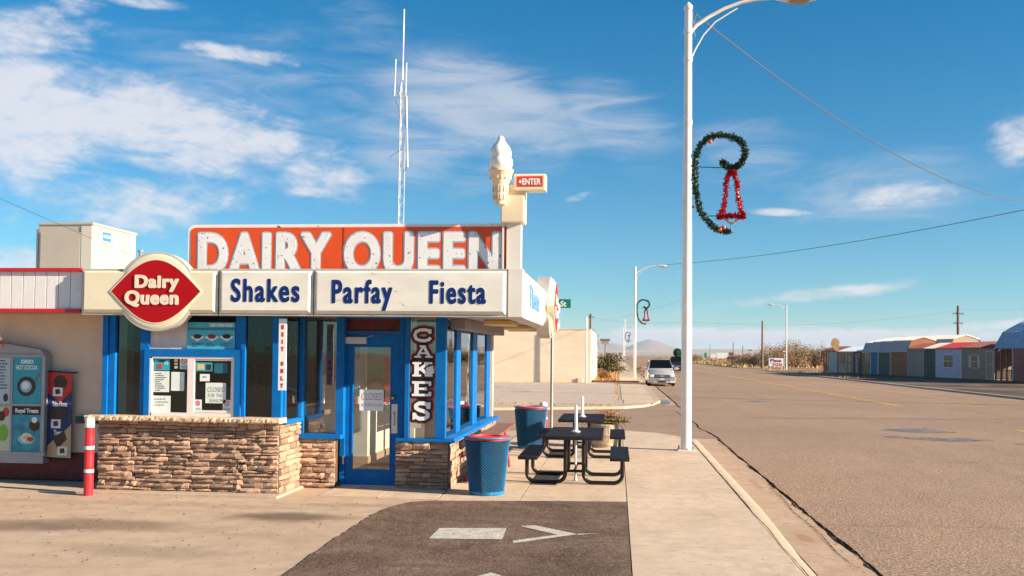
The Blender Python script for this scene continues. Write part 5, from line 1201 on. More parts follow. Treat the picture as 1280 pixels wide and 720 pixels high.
# ================================================================== utility poles and wires
woodp = M('pole_wood', (.20, .125, .085), .85, var=.3, vs=3, stretch=(3, 3, .3))
def utility_pole(x, y, h, r, label, arms=()):
    t = thing('utility_pole', (x, y, RZ), label, 'utility pole', 'wooden utility poles'); MB().lathe([(r, RZ - .02), (r * .7, h)], (x, y), 10).build('pole', woodp, t, smooth=True)
    for z, w_ in arms:
        MB().box(x - w_, x + w_, y - .08, y - .02, z, z + .1).build('crossarm', woodp, t)
        for s in (-.9, -.35, .35, .9): MB().lathe([(.04, z + .1), (.05, z + .2), (.02, z + .26)], (x + w_ * s, y - .05), 6).build('insulator', M('insulator', (.35, .3, .28), .4), t)
    return t
u1 = aty(738.3, 392, 128); utility_pole(u1.x, 128, u1.z, .2, 'dark wooden utility pole rising behind the cream building', ((u1.z - .5, .5), (u1.z - 2.2, .45)))
u2 = aty(953, 401, 168); utility_pole(u2.x, 168, u2.z, .2, 'brown wooden pole beside the desert brush left of the far white sign')
u3 = aty(1197.5, 382, 118); utility_pole(u3.x, 118, u3.z, .2, 'wooden utility pole standing behind the red-roofed shed', ((u3.z - 1.0, .6), (u3.z - 2.1, .5)))
for px, py, Y, lb in ((887.5, 433, 520, 'thin far pole among the signs beyond the brush'), (916.5, 432, 300, 'short thin far pole left of the brown pole'), (928.5, 436, 330, 'short far post just left of the brown pole')):
    p = aty(px, py, Y); utility_pole(p.x, Y, p.z + 1.0, .17, lb)
u4 = aty(690, 414, 190); utility_pole(u4.x, 190, u4.z, .15, 'pole tip showing over the cream building roof'); u5 = aty(722, 413, 190); utility_pole(u5.x, 190, u5.z, .15, 'short pole tip just right of the first over the cream roof')
eP = aty(1330, 252, 46); utility_pole(eP.x, 46, eP.z + .4, .16, 'utility pole just outside the right edge that carries the crossing wires', ((eP.z + .1, .8),))
wire(aty(869, 17, 20.9), (eP.x, 46, eP.z), 1.25, .016, 'thick twisted wire sagging from the top of the nearest lamp pole to the right', 48)
wire(aty(829, 331, 83.5), (eP.x, 46, eP.z), .45, .018, 'wire running from the second lamp arm up to the right', 40)
for (a, b, Y, lb, sg) in (((738, 397), (862, 402), 128, 'faint upper wire between far poles', .4), ((738, 404), (862, 372), 128, 'faint lower wire crossing behind the second lamp', .3), ((862, 402), (1197, 388), 128, 'faint wire over the brush on the right', 1.0), ((1198, 386), (1300, 383), 118, 'faint wire right of the pole behind the sheds', .3), ):
    wire(aty(*a, Y), aty(*b, Y), sg, .011, lb, 20, M('wire_far', (.25, .3, .36), .6))

# ================================================================== cream building over the side street, and things along its street
cbm = M('cream_render', (.84, .68, .50), .9, var=.07, vs=.6, bump=.5, bs=6, stretch=(1, 1, 2.5))
q1 = aty(617, 412, 69); q2 = aty(739, 412, 69)
CB = thing('cream_building', (-10, 76, 0), 'plain cream rendered building with a flat roof across the side street', 'building')
MB().box(-26, q2.x, 69, 69.3, 0, q2.z).build('wall', cbm, CB); MB().box(q2.x - .3, q2.x, 69.3, 88, 0, q2.z).build('wall', cbm, CB); MB().box(-26, q2.x - .3, 69.3, 88, q2.z - .35, q2.z - .15).build('roof', roofm, CB); MB().box(-26, -25.7, 69.3, 88, 0, q2.z - .4).build('wall', cbm, CB)
mb = MB()
for x_, y_, w_ in ((-26, 68.96, q2.x + 26.05),): mb.box(x_, x_ + w_, y_, 69.36, q2.z, q2.z + .05)
mb.build('parapet_cap', cbm, CB)
MB().box(q2.x - .02, q2.x + .12, 72, 84, 0, q2.z - 1.0).build('lower_annex', cbm, CB)
MB().box(q2.x - .9, q2.x - .6, 68.9, 68.99, .0, .35).build('meter_box', cabm, CB)
pp = atz(733, 478.5, 0); wp = thing('flag_pole', (-2.15, 68.2, 0), 'slim pale pole standing at the right corner of the cream building', 'pole'); MB().lathe([(.055, 0), (.045, aty(733, 395, 68.2).z)], (aty(733, 430, 68.2).x, 68.2), 8).build('shaft', lampm, wp, smooth=True)

# dry grass, shrubs and brush
dry = M('dry_grass', (.42, .26, .10), .9, var=.3, vs=.6); brush_m = M('brush_brown', (.30, .185, .09), .9, var=.35, vs=.5); brush_l = M('brush_tan', (.44, .29, .14), .9, var=.3, vs=.5); shrubg = M('shrub_olive', (.11, .10, .02), .8, var=.35, vs=.8); shrubr = M('shrub_rust', (.26, .12, .04), .9, var=.3, vs=.8)
def grass(name, areas, n, h, mat, seed=1):
    rg = random.Random(seed); mb = MB()
    tot = sum((a[1] - a[0]) * (a[3] - a[2]) for a in areas)
    for (x0, x1, y0, y1) in areas:
        for _ in range(int(n * (x1 - x0) * (y1 - y0) / tot)):
            x, y = rg.uniform(x0, x1), rg.uniform(y0, y1)
            if noise.noise((x * .8 + seed, y * .8, 0)) < -.12: continue
            a = rg.uniform(0, 6.28); hh = h * rg.uniform(.4, 1.2); w_ = hh * .22; lx, ly = rg.gauss(0, .35) * hh, rg.gauss(0, .35) * hh
            mb.bm.faces.new([mb.bm.verts.new(v) for v in ((x - w_ * math.cos(a), y - w_ * math.sin(a), 0), (x + w_ * math.cos(a), y + w_ * math.sin(a), 0), (x + lx, y + ly, hh))])
    o = mb.build(name, mat, recalc=False); return tag(o, kind='stuff')
grass('dry_grass', [(-40, -.1, 38.2, 39.6), (-9, -2, 67.8, 68.95), (-.1, .14, 40, 71)], 5200, .07, dry, 2)
grass('dry_grass', [(-12, .1, 72.2, 130), (-3, .1, 72.2, 90)], 9000, .30, dry, 3)
grass('dry_grass', [(21, 24, 90, 146), (23, 60, 110, 146)], 6000, .16, dry, 4)
grass('dry_grass', [(20.8, 80, 172, 330)], 14000, .55, dry, 5)
def shrub(name, x, y, z0, rx, ry, h, mats, label, cat, seed, nleaf=2600, size=.05, group=None, twigs=14, core=.55):
    rg = random.Random(seed); t = thing(name, (x, y, z0), label, cat, group)
    cl = [(rg.gauss(0, .42) * rx, rg.gauss(0, .42) * ry, h * rg.uniform(.15, .95)) for _ in range(26)]
    cl = [(a, b, c * max(.35, 1 - .55 * ((a / rx) ** 2 + (b / ry) ** 2))) for a, b, c in cl]
    for k, m_ in enumerate(mats):
        mb = MB(); sel = cl[k::len(mats)]
        for c in sel:
            s_ = .16 * min(rx, 3) + .06
            mb.leaves(int(nleaf / 26), lambda: (x + c[0] + rg.gauss(0, s_), y + c[1] + rg.gauss(0, s_), max(z0 + .02, z0 + c[2] + rg.gauss(0, h * .10))), size, rng=rg)
        mb.build('foliage', m_, t, recalc=False)
    mb = MB()
    for c in cl[:twigs]: mb.tube([(x + rg.gauss(0, .1 * rx), y, z0), (x + c[0] * .6, y + c[1] * .6, z0 + c[2] * .6), (x + c[0], y + c[1], z0 + c[2])], [.03 * h / 1.5, .018 * h / 1.5, .008], 4)
    mb.build('branches', M('branch_brown', (.10, .06, .035), .9), t); return t
s1 = atz(760, 466, 0); shrub('green_shrub', s1.x + .1, 106, 0, 2.4, 1.6, 1.9, [shrubg, shrubg, shrubr], 'spreading olive green bush beside the far sidewalk', 'bush', 31, 4200, .10)
shrub('bare_bush', -3.2, 108, 0, 1.6, 2, 4.6, [brush_l, shrubr], 'tall pale leafless bush behind the right corner of the cream building', 'bush', 32, 2600, .07)
shrub('red_bush', -.95, 77, 0, .5, .4, .72, [shrubr], 'small round rusty bush by the red kerb', 'bush', 33, 1500, .05)
shrub('golden_weed', -1.7, 88, 0, .9, .7, .8, [shrubg, brush_l], 'low yellowish weed between the cream building and the sidewalk', 'bush', 34, 1500, .05)
# the brush on the right side beyond the sheds
rg = random.Random(77); seen = []
names_ = ['low', 'bare', 'grey-brown', 'tan', 'wide', 'rounded', 'thin', 'tall', 'dense', 'ragged', 'dark', 'pale']
bushes = [(868, 300, 2.6, 3.0), (945, 190, 2.6, 3.6), (960, 205, 3, 5.5), (972, 186, 2.8, 5.0), (985, 200, 3.2, 6.2), (996, 188, 3, 5.8), (1006, 205, 3.2, 5.6), (1018, 190, 3, 5.0), (1030, 200, 3.5, 5.4), (935, 200, 2.2, 3.0), (921, 230, 2.4, 3.0), (1043, 190, 3, 5.2)]
BUSHL = ['low brown bush farthest left in the brush, just right of the nearest lamp pole', 'brown bush just left of the bare wooden pole in the brush', 'tall bush directly behind the bare wooden pole', 'brown bush directly behind the white banner sign', 'bushy crown right behind the red stop sign', 'desert bush first to the right of the stop sign', 'desert bush second to the right of the stop sign', 'wide bush halfway between the stop sign and the leftmost shed', 'tall bush just left of the leftmost shed', 'smaller bush second to the left of the bare wooden pole', 'low tan bush between the white billboard and the bare pole', 'bush seen through the open porch of the leftmost shed']
for k, (px, Y, rx, h) in enumerate(bushes):
    x = aty(px, 450, Y).x; shrub('desert_bush', x, Y, RZ, rx * 1.2, 2.6, h * .8, [brush_m, brush_l, brush_m], None, 'bush', 200 + k, 3000, .12, 'desert brush beyond the sheds', 18)['label'] = BUSHL[k]
mb = MB()
for _ in range(2600):                          # scrub dotting the plain
    d = 180 * math.exp(rg.uniform(0, 3.0)); a = rg.uniform(-.32, .75); x, y = d * math.sin(a), d * math.cos(a)
    if -6 < x < 24 or (x > 20 and y < 175): continue
    s_ = rg.uniform(.5, 1.3)
    mb.leaves(16 if d < 900 else 7, lambda: (x + rg.gauss(0, .7 * s_), y + rg.gauss(0, .7 * s_), abs(rg.gauss(0, .55 * s_))), .32 * s_ * (1 if d < 900 else 1.6), rng=rg)
tag(mb.build('desert_scrub', brush_m, recalc=False), kind='stuff')

# ================================================================== far signs, boards and buildings along the road
def board(name, px0, py0, px1, py1, Y, mat, label, cat='sign', legs=True, th=.12, z0=None):
    x0, x1, z0_, z1_ = rect(px0, py0, px1, py1, Y); t = thing(name, ((x0 + x1) / 2, Y, RZ), label, cat); MB().box(x0, x1, Y, Y + th, z0_, z1_).build('board', mat, t)
    if legs:
        for x in (x0 + (x1 - x0) * .12, x1 - (x1 - x0) * .12): MB().tube([(x, Y + th / 2 + .08, RZ), (x, Y + th / 2 + .08, z1_ - .1)], .07, 6).build('leg', post_m, t)
    return t
wb = board('banner_sign', 961, 447.6, 979.5, 458, 150, paperw, 'white banner sign with dark red and blue lettering beside the far lamp'); front_text('lettering', 'Plaza', (963, 977, 452.5, 448.6), 149.99, M('maroon_letter', (.3, .03, .06), .6), wb, .01, .02, .05); front_text('lettering', 'SALES', (966, 978, 457.2, 455), 149.99, redp, wb, .01, .02, .05)
lines((963, 453, 978, 455), 1, navy, 149.99, wb, seed=4, wmin=.9)
st = thing('stop_sign', (aty(980.5, 440, 152).x, 152, RZ), 'red octagonal stop sign on a post next to the far lamp', 'stop sign'); c = aty(980.7, 439.3, 152); r_ = 2.75 / 1230 * 152
MB().tube([(c.x, 152.06, RZ), (c.x, 152.06, c.z + .9)], .04, 6).build('post', post_m, st); MB().prism([(c.x + r_ * 1.1 * math.cos(R(22.5 + 45 * i)), c.z + r_ * 1.1 * math.sin(R(22.5 + 45 * i))) for i in range(8)], 151.97, 152, 'y').build('octagon', redp, st)
letters('lettering', 'STOP', (.48, .2), (c.x - .24, 151.965, c.z - .1), FU, FV, .004, paperw, st, .02, .02); MB().box(c.x - .25, c.x + .5, 151.98, 152.0, c.z + .50, c.z + .68).build('name_blade', M('sign_green', (0, .2, .12), .4), st)
board('billboard', 896, 441, 909.5, 448, 420, paperw, 'white billboard in the desert brush, largest of the far signs', 'billboard'); board('white_shack', 888, 442.7, 895, 447.5, 430, whitep, 'small white board left of the far white billboard', 'sign', False); board('dark_sign', 911, 440.5, 917.5, 444.5, 400, M('maroon_sign', (.14, .05, .07), .6), 'dark maroon sign right of the white billboard')
board('green_sign', 880.3, 441, 883.5, 447, 380, M('hwy_green', (0, .22, .16), .5), 'green highway sign beside the far road edge'); board('small_green_sign', 876.5, 447.3, 878.8, 449.8, 300, M('hwy_green', (0, .22, .16), .5), 'tiny green sign low beside the far road edge'); board('pale_sign', 876, 441.5, 880, 445.5, 385, tealpale, 'pale blue grey sign left of the green highway sign'); board('overhead_sign', 935.5, 437, 940, 438.6, 330, M('hwy_green', (0, .22, .16), .5), 'small flat green sign above the brush')
PS = thing('motel_sign', (aty(756, 440, 250).x, 250, RZ), 'brown pylon sign with two panels on a tall pole down the left side', 'sign'); bm_ = M('sign_brown', (.22, .15, .12), .7)
x0, x1, z0, z1 = rect(751.5, 426.5, 761, 430.5, 250); MB().box(x0, x1, 250, 250.6, z0, z1).build('lower_panel', M('sign_tan', (.4, .33, .27), .7), PS); x0, x1, z0, z1 = rect(750, 423.5, 762.5, 426.4, 250); MB().box(x0, x1, 249.95, 250.6, z0, z1).build('upper_panel', bm_, PS); c = aty(756.5, 430, 250); MB().tube([(c.x, 250.3, RZ), (c.x, 250.3, c.z)], .15, 8).build('pole', bm_, PS)
for k, (a, b, c_, d, Y, m_, lb) in enumerate(((757, 441, 763, 447, 300, M('far_brown', (.2, .13, .1), .8), 'small brown far building under the pylon sign'), (762, 441.5, 767, 445.5, 330, whitep, 'small white far building right of the brown one'), (769, 443.5, 775, 446, 310, whitep, 'low white far shed near the sidewalk end'), (774, 441, 778, 445.5, 340, M('far_grey', (.4, .38, .38), .8), 'grey far building near the lamp poles'))):
    x0, x1, z0, z1 = rect(a, b, c_, d, Y); t = thing('far_building', ((x0 + x1) / 2, Y, RZ), lb, 'building'); MB().box(x0, x1, Y, Y + 8, RZ, z1 - .4).build('wall', m_, t); MB().box(x0 - .3, x1 + .3, Y - .3, Y + 8.3, z1 - .4, z1).build('roof', bm_, t); MB().box(x0 + (x1 - x0) * .3, x0 + (x1 - x0) * .55, Y - .03, Y, RZ + .8, RZ + 1.9).build('window', innerdark, t)

# ================================================================== storage sheds in a row across the road
A0, B0 = Vector((24.9, 122.5)), Vector((33.8, 83.0)); DL = (B0 - A0).normalized(); PD = Vector((-DL.y, DL.x))
if PD.x < 0: PD = -PD
def on_line(px):
    d = ray(px, 468); k = d.x / d.y       # x = k*y ; point on A0 + t*DL
    t = (k * A0.y - A0.x) / (DL.x - k * DL.y); return t
def ribbed(mb, p00, p10, p01, p11, n, h=.09):
    """A corrugated sheet between the eave (p00-p10) and the ridge (p01-p11): real ribs."""
    p00, p10, p01, p11 = map(Vector, (p00, p10, p01, p11)); nn = (p10 - p00).cross(p01 - p00).normalized()
    if nn.z < 0: nn = -nn
    lo, hi = [], []
    for i in range(n):
        for f, e in ((0, 0), (.55, 0), (.65, h), (.9, h)):
            t = (i + f) / n; lo.append(mb.bm.verts.new(p00.lerp(p10, t) + nn * e)); hi.append(mb.bm.verts.new(p01.lerp(p11, t) + nn * e))
    lo.append(mb.bm.verts.new(p10)); hi.append(mb.bm.verts.new(p11))
    for i in range(len(lo) - 1): mb.bm.faces.new((lo[i], lo[i + 1], hi[i + 1], hi[i]))
SHM = {}
def shed(px0, px1, pyt, wallc, roofc, label, trim=(.6, .5, .4), roof='gable', rise=.5, depth=3.4, win=None, shutters=False, door=None, porch=None, back=0.0, pyr=None, gamb=(.9, .35), gapl=0.0):
    t0, t1 = on_line(px0), on_line(px1); P0 = A0 + DL * t0 + PD * back; P1 = A0 + DL * t1 + PD * back; Wd = (P1 - P0).length; Y0 = (P0.y + P1.y) / 2
    zt = aty((px0 + px1) / 2, pyt, Y0 ).z
    k = lambda c, n_: M(n_ + '_%d_%d_%d' % tuple(int(v * 100) for v in c), c, .7, var=.08, vs=1.5)
    s = thing('storage_shed', (P0.x, P0.y, 0), label, 'shed', 'storage sheds for sale in a row'); s.rotation_euler.z = math.atan2(DL.y, DL.x)
    wm, rm, tm_ = k(wallc, 'shed_wall'), k(roofc, 'shed_roof'), k(trim, 'shed_trim')
    def bl(mb, n_, m_, p=s): o = mb.build(n_, m_); o.parent = p; return o
    w0 = 0 if not porch else porch[0] * Wd; w1 = Wd if not porch else porch[1] * Wd
    mb = MB(); zb = .12
    if roof == 'gable': prof = [(0, zb), (0, zt), (depth / 2, zt + rise), (depth, zt), (depth, zb)]
    else: prof = [(0, zb), (0, zt), (gamb[1], zt + gamb[0]), (depth / 2, zt + gamb[0] + rise), (depth - gamb[1], zt + gamb[0]), (depth, zt), (depth, zb)]
    mb.prism(prof, w0, w1, 'x'); bl(mb, 'wall', wm)
    # vertical siding battens
    if not porch or w1 - w0 > .5:
        n_ = max(3, int((w1 - w0) / .32)); mb = MB()
        for i in range(1, n_): x = w0 + (w1 - w0) * i / n_; mb.box(x - .012, x + .012, -.012, -.001, zb, zt)
        o = bl(mb, 'siding_battens', wm); o['kind'] = 'stuff'
    e = .06; mb = MB(); n_ = max(4, int(Wd / .48)); th = .03
    if roof == 'gable': ribbed(mb, (-e, -.16, zt - .03), (Wd + e, -.16, zt - .03), (-e, depth / 2, zt + rise + .03), (Wd + e, depth / 2, zt + rise + .03), n_); ribbed(mb, (-e, depth + .16, zt - .03), (Wd + e, depth + .16, zt - .03), (-e, depth / 2, zt + rise + .03), (Wd + e, depth / 2, zt + rise + .03), n_); bl(mb, 'roof', rm)
    else:
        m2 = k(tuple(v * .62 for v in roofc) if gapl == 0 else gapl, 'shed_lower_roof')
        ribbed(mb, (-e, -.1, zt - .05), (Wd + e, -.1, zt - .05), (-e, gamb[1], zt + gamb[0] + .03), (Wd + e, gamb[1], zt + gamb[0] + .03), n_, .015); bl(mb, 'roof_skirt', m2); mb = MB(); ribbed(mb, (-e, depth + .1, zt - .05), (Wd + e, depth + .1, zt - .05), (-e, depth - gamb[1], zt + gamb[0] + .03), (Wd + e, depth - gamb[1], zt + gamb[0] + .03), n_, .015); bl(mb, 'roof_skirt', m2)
        mb = MB(); zz = zt + gamb[0] + .03
        ribbed(mb, (-e, gamb[1], zz), (Wd + e, gamb[1], zz), (-e, depth / 2, zz + rise), (Wd + e, depth / 2, zz + rise), n_); ribbed(mb, (-e, depth - gamb[1], zz), (Wd + e, depth - gamb[1], zz), (-e, depth / 2, zz + rise), (Wd + e, depth / 2, zz + rise), n_); bl(mb, 'roof', rm)
    for x in (w0, w1 - .09): mb = MB(); mb.box(x, x + .09, -.02, .0, zb, zt - .02); bl(mb, 'corner_board', tm_)
    for y_ in (.3, depth - .45): mb = MB(); mb.box(0, Wd, y_, y_ + .15, 0, .12); bl(mb, 'skid', woodp)
    if win:
        a, b, zl, zh = win; x0, x1 = Wd * a, Wd * b; wf = (MB().box(x0 - .08, x1 + .08, -.04, -.001, zl - .08, zh + .08)); wo_ = bl(wf, 'window', tm_)
        mb = MB(); mb.box(x0, x1, -.05, -.041, zl, zh); bl(mb, 'window_pane', M('shed_glass', (.02, .022, .025), .1), wo_)
        mb = MB(); xm = (x0 + x1) / 2; zm_ = (zl + zh) / 2; mb.box(xm - .02, xm + .02, -.062, -.051, zl, zh); mb.box(x0, x1, -.063, -.0512, zm_ - .03, zm_ + .03); bl(mb, 'muntin', tm_, wo_)
        if shutters:
            for xa, xb in ((x0 - .42, x0 - .1), (x1 + .1, x1 + .42)): mb = MB(); mb.box(xa, xb, -.035, -.002, zl - .02, zh + .02); bl(mb, 'shutter', k((.5, .42, .32), 'shutter'))
    if door:
        a, b, dc = door; x0, x1 = Wd * a, Wd * b; mb = MB(); mb.box(x0, x1, -.03, -.001, zb + .02, zt - .25); d_ = bl(mb, 'door', k(dc, 'shed_door'))
        mb = MB()
        for q in ((x0, x0 + .09, zb + .02, zt - .25), (x1 - .09, x1, zb + .02, zt - .25), (x0 + .09, x1 - .09, zt - .34, zt - .25), (x0 + .09, x1 - .09, zb + .02, zb + .11), (x0 + .09, x1 - .09, (zb + zt) / 2 - .1, (zb + zt) / 2 - .02)): mb.box(q[0], q[1], -.05, -.031, q[2], q[3])
        bl(mb, 'door_trim', tm_, d_)
    if porch:
        p0, p1 = (0, w0) if porch[0] > 0 else (w1, Wd); n_ = 4 if p1 - p0 > 2 else 3
        for i in range(n_): x = p0 + .06 + (p1 - p0 - .12) * i / (n_ - 1); mb = MB(); mb.box(x - .06, x + .06, -.02, .10, zb, zt); bl(mb, 'porch_post', k(porch[2], 'porch_wood'))
        mb = MB(); mb.box(p0, p1, -.0, .06, zb + .85, zb + .93); mb.box(p0, p1, 0, .06, zb + .1, zb + .16); bl(mb, 'porch_rail', k(porch[2], 'porch_wood'))
        nb = int((p1 - p0) / .16)
        for i in range(nb): x = p0 + (p1 - p0) * (i + .5) / nb; mb = MB(); mb.box(x - .025, x + .025, .01, .05, zb + .16, zb + .85); bl(mb, 'baluster', k(porch[2], 'porch_wood'))
        mb = MB(); mb.box(p0, p1, 0, depth, 0.02, zb); bl(mb, 'porch_floor', k(porch[2], 'porch_wood'))
    return s
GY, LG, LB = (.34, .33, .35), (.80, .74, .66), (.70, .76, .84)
shed(1026.5, 1047, 439.6, (.50, .44, .42), (.30, .09, .07), 'leftmost shed, beige with a maroon roof and an open wooden porch on its left', porch=(.45, 1, (.38, .15, .07)), trim=(.3, .14, .07), rise=.55, depth=3)
shed(1047.5, 1067, 439.4, (.52, .33, .18), (.62, .68, .76), 'tan shed with brown framed window and door under a pale ribbed roof', trim=(.16, .05, .04), win=(.10, .42, 1.35, 2.25), door=(.6, .92, (.45, .3, .2)), rise=.48, depth=3.2)
shed(1067.3, 1078, 439.4, (.10, .035, .03), (.62, .68, .76), 'very dark maroon shed with a glazed front beside the tan one', trim=(.2, .08, .05), win=(.2, .75, 1.9, 2.4), rise=.48, depth=3.2, door=(.18, .6, (.35, .25, .24)))
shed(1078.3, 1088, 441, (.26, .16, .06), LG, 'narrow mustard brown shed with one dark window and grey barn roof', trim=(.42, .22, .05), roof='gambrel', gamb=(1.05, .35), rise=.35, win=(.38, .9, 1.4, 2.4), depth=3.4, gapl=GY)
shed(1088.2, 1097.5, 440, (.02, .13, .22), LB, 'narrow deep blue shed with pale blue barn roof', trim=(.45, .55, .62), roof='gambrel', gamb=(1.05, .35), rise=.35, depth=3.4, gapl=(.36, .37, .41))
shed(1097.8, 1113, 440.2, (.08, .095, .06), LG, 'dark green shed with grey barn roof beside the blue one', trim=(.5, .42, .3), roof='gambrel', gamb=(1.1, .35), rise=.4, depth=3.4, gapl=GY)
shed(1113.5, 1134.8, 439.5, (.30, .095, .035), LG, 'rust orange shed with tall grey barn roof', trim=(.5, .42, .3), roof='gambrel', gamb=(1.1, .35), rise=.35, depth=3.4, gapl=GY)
shed(1071, 1137, 436.5, (.42, .30, .2), (.78, .70, .60), 'tall barn shed standing behind the maroon and cream roofed ones', trim=(.8, .76, .72), roof='gambrel', gamb=(1.0, .4), rise=.42, depth=3.6, gapl=GY, back=4.3)
shed(1135, 1154, 436, (.27, .23, .19), (.28, .075, .06), 'plain brownish grey shed with a maroon ribbed roof', trim=(.22, .18, .15), rise=.48, depth=3.2)
shed(1154.3, 1170, 435.8, (.055, .075, .06), (.74, .66, .52), 'blackish green shed with a cream ribbed roof', trim=(.55, .42, .3), rise=.48, depth=3.2)
shed(1170.4, 1201.5, 435.5, (.42, .42, .50), (.50, .02, .03), 'lavender grey shed with a bright red roof and a white framed window', trim=(.55, .55, .62), win=(.33, .68, 1.15, 2.25), rise=.48, depth=3.2)
shed(1201.8, 1243, 434.6, (.28, .19, .14), (.30, .10, .085), 'taupe shed with maroon roof, shuttered window and cream trimmed doors', trim=(.5, .42, .34), win=(.32, .50, 1.15, 2.25), shutters=True, door=(.76, .98, (.28, .2, .16)), rise=.48, depth=3.4)
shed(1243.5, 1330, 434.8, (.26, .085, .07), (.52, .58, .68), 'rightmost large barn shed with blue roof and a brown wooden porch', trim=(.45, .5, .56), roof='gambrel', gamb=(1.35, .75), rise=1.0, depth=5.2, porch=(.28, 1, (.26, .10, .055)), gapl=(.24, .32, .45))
# balloon-like oval sign on the leftmost roof
fs = aty(1044.5, 431, 119); fl = thing('feather_flag', (fs.x, 119, 0), 'tilted pink and yellow oval flag by the leftmost shed', 'flag')
P = [(math.cos(a) * .46 * (1.15 if math.sin(a) > 0 else .8), math.sin(a) * .80) for a in [i * math.pi / 12 for i in range(24)]]; rt_ = R(14); Q = [(fs.x + x * math.cos(rt_) - y * math.sin(rt_), fs.z + x * math.sin(rt_) + y * math.cos(rt_)) for x, y in P]
MB().prism(Q, 118.9, 118.95, 'y').build('flag_cloth', M('flag_pink', (.48, .17, .2), .6, col2=(.6, .38, .08), vs=1.2), fl); MB().tube([(fs.x + .3, 118.97, 0), (fs.x + .3, 118.97, fs.z)], .03, 6).build('flag_pole', post_m, fl)

# ================================================================== vehicles
def vehicle(x, y, body, label, cat, W=1.9, Hh=1.78, Ln=4.9, z=RZ, dark=False, rz=0.0, rack=True):
    """Front (grille) at local y=0 facing the camera, length along +y."""
    t = thing('parked_car' if not dark else 'pickup_truck', (x, y, z), label, cat); t.rotation_euler.z = rz
    def bl(mb, n_, m_, p=t, sm=True, an=35): o = mb.build(n_, m_, smooth=sm, angle=an); o.parent = p; return o
    w = W / 2; tyre = M('tyre', (.015, .014, .014), .8); chrome = M('chrome', (.6, .6, .62), .2, metal=.9); cg = M('car_glass', (.005, .006, .007), .4, spec=.04); plas = M('car_plastic', (.03, .028, .03), .5)
    hb = .62 * Hh                                # belt line height
    def ring(y, w0, w1, z0, z1, zc): # lower-body ring with tucked sill and rounded shoulder
        return [(-w0 * .9, y, z0), (-w0, y, z0 + .12), (-w0 * 1.0, y, (z0 + z1) * .5), (-w1 * .97, y, z1 - .06), (-w1 * .88, y, z1), (0, y, zc), (w1 * .88, y, z1), (w1 * .97, y, z1 - .06), (w0, y, (z0 + z1) * .5), (w0, y, z0 + .12), (w0 * .9, y, z0)]
    mb = MB(); hz = .55 * Hh
    mb.loft([ring(.10, w * .86, w * .80, .30, .60, .62), ring(.03, w * .93, w * .86, .27, hz * .72, hz * .74), ring(.18, w * .99, w * .90, .25, hz * .86, hz * .90), ring(.9, w, w * .95, .25, hz * .98, hz * 1.03), ring(1.35, w, w * .97, .25, hb, hb + .02), ring(3.6, w, w * .97, .25, hb, hb + .02), ring(Ln - .15, w * .98, w * .94, .27, hb, hb), ring(Ln, w * .93, w * .88, .34, hb - .2, hb - .2)])
    bl(mb, 'body', body)
    g = lambda y, a, z: [(-w * a, y, z), (w * a, y, z)]
    mb = MB(); yr = 2.05; L_end = Ln - .12 if not dark else 3.6
    def gr(y, wb, zb, wt, zt): return [(-wb, y, zb), (-wt, y, zt), (-wt * .9, y, zt + .05), (wt * .9, y, zt + .05), (wt, y, zt), (wb, y, zb)]
    mb.loft([gr(1.22, w * .88, hb - .02, w * .87, hb), gr(yr, w * .93, hb, w * .74, Hh - .07), gr(2.9, w * .94, hb, w * .76, Hh - .05), gr(L_end - .25, w * .93, hb, w * .74, Hh - .08), gr(L_end, w * .90, hb, w * .80, hb + .12)]); bl(mb, 'cabin', body)
    # windscreen lies on the cabin slope
    def on(yf, s, zz): return yf
    n = Vector((0, -(Hh - .05 - hb), (yr - 1.22))).normalized() * .055
    A = [Vector(v) + n for v in ((-w * .81, 1.30, hb + .07), (w * .81, 1.30, hb + .07), (w * .69, yr - .07, Hh - .10), (-w * .69, yr - .07, Hh - .10))]
    bm = MB(); bm.loft([[v for v in A], [v + n for v in A]]); bl(bm, 'windscreen', cg, sm=False)
    for s in (-1, 1):
        bm = MB(); P = [(s * (w * .912), 1.75, hb + .04), (s * (w * .925), L_end - .5, hb + .04), (s * (w * .775), L_end - .6, Hh - .15), (s * (w * .775), 2.2, Hh - .14)]; bm.loft([[Vector(v) for v in P], [Vector(v) + Vector((s * .015, 0, 0)) for v in P]]); bl(bm, 'side_window', cg, sm=False)
        m_ = MB(); m_.box(min(s * w * .96, s * (w + .24)), max(s * w * .96, s * (w + .24)), 1.35, 1.48, hb + .0, hb + .17, .03); bl(m_, 'wing_mirror', body)
        hl = bl(MB().box(min(s * w * .55, s * w * .88), max(s * w * .55, s * w * .88), -.035, .1, hz * .62, hz * .80, .03), 'headlight', M('headlight_glass', (.75, .76, .78), .12, spec=.9, coat=.6)); bl(MB().box(min(s * w * .885, s * w * .95), max(s * w * .885, s * w * .95), .02, .16, hz * .60, hz * .78, .015), 'indicator', M('indicator_orange', (.6, .2, .04), .3))
        for yy in (.85, Ln - .95):
            wh = MB(); wh.lathe([(.30, -.11), (.335, -.08), (.335, .08), (.30, .11)], (0, 0), 22)
            for v in wh.bm.verts: v.co = Vector((s * (w - .14) + v.co.z, yy + v.co.y, .335 + v.co.x))
            o = bl(wh, 'wheel', tyre); rm_ = MB(); rm_.lathe([(.20, -.005), (.21, .012), (.1, .02)], (0, 0), 16)
            for v in rm_.bm.verts: v.co = Vector((s * (w - .03 + v.co.z), yy + v.co.y, .335 + v.co.x))
            bl(rm_, 'rim', chrome, o)
    gr_ = bl(MB().box(-w * .50, w * .50, -.03, .06, hz * .60, hz * .80, .02), 'grille', plas)
    mb = MB()
    for k in range(3): mb.box(-w * .46, w * .46, -.045, -.031, hz * (.63 + .055 * k), hz * (.65 + .055 * k))
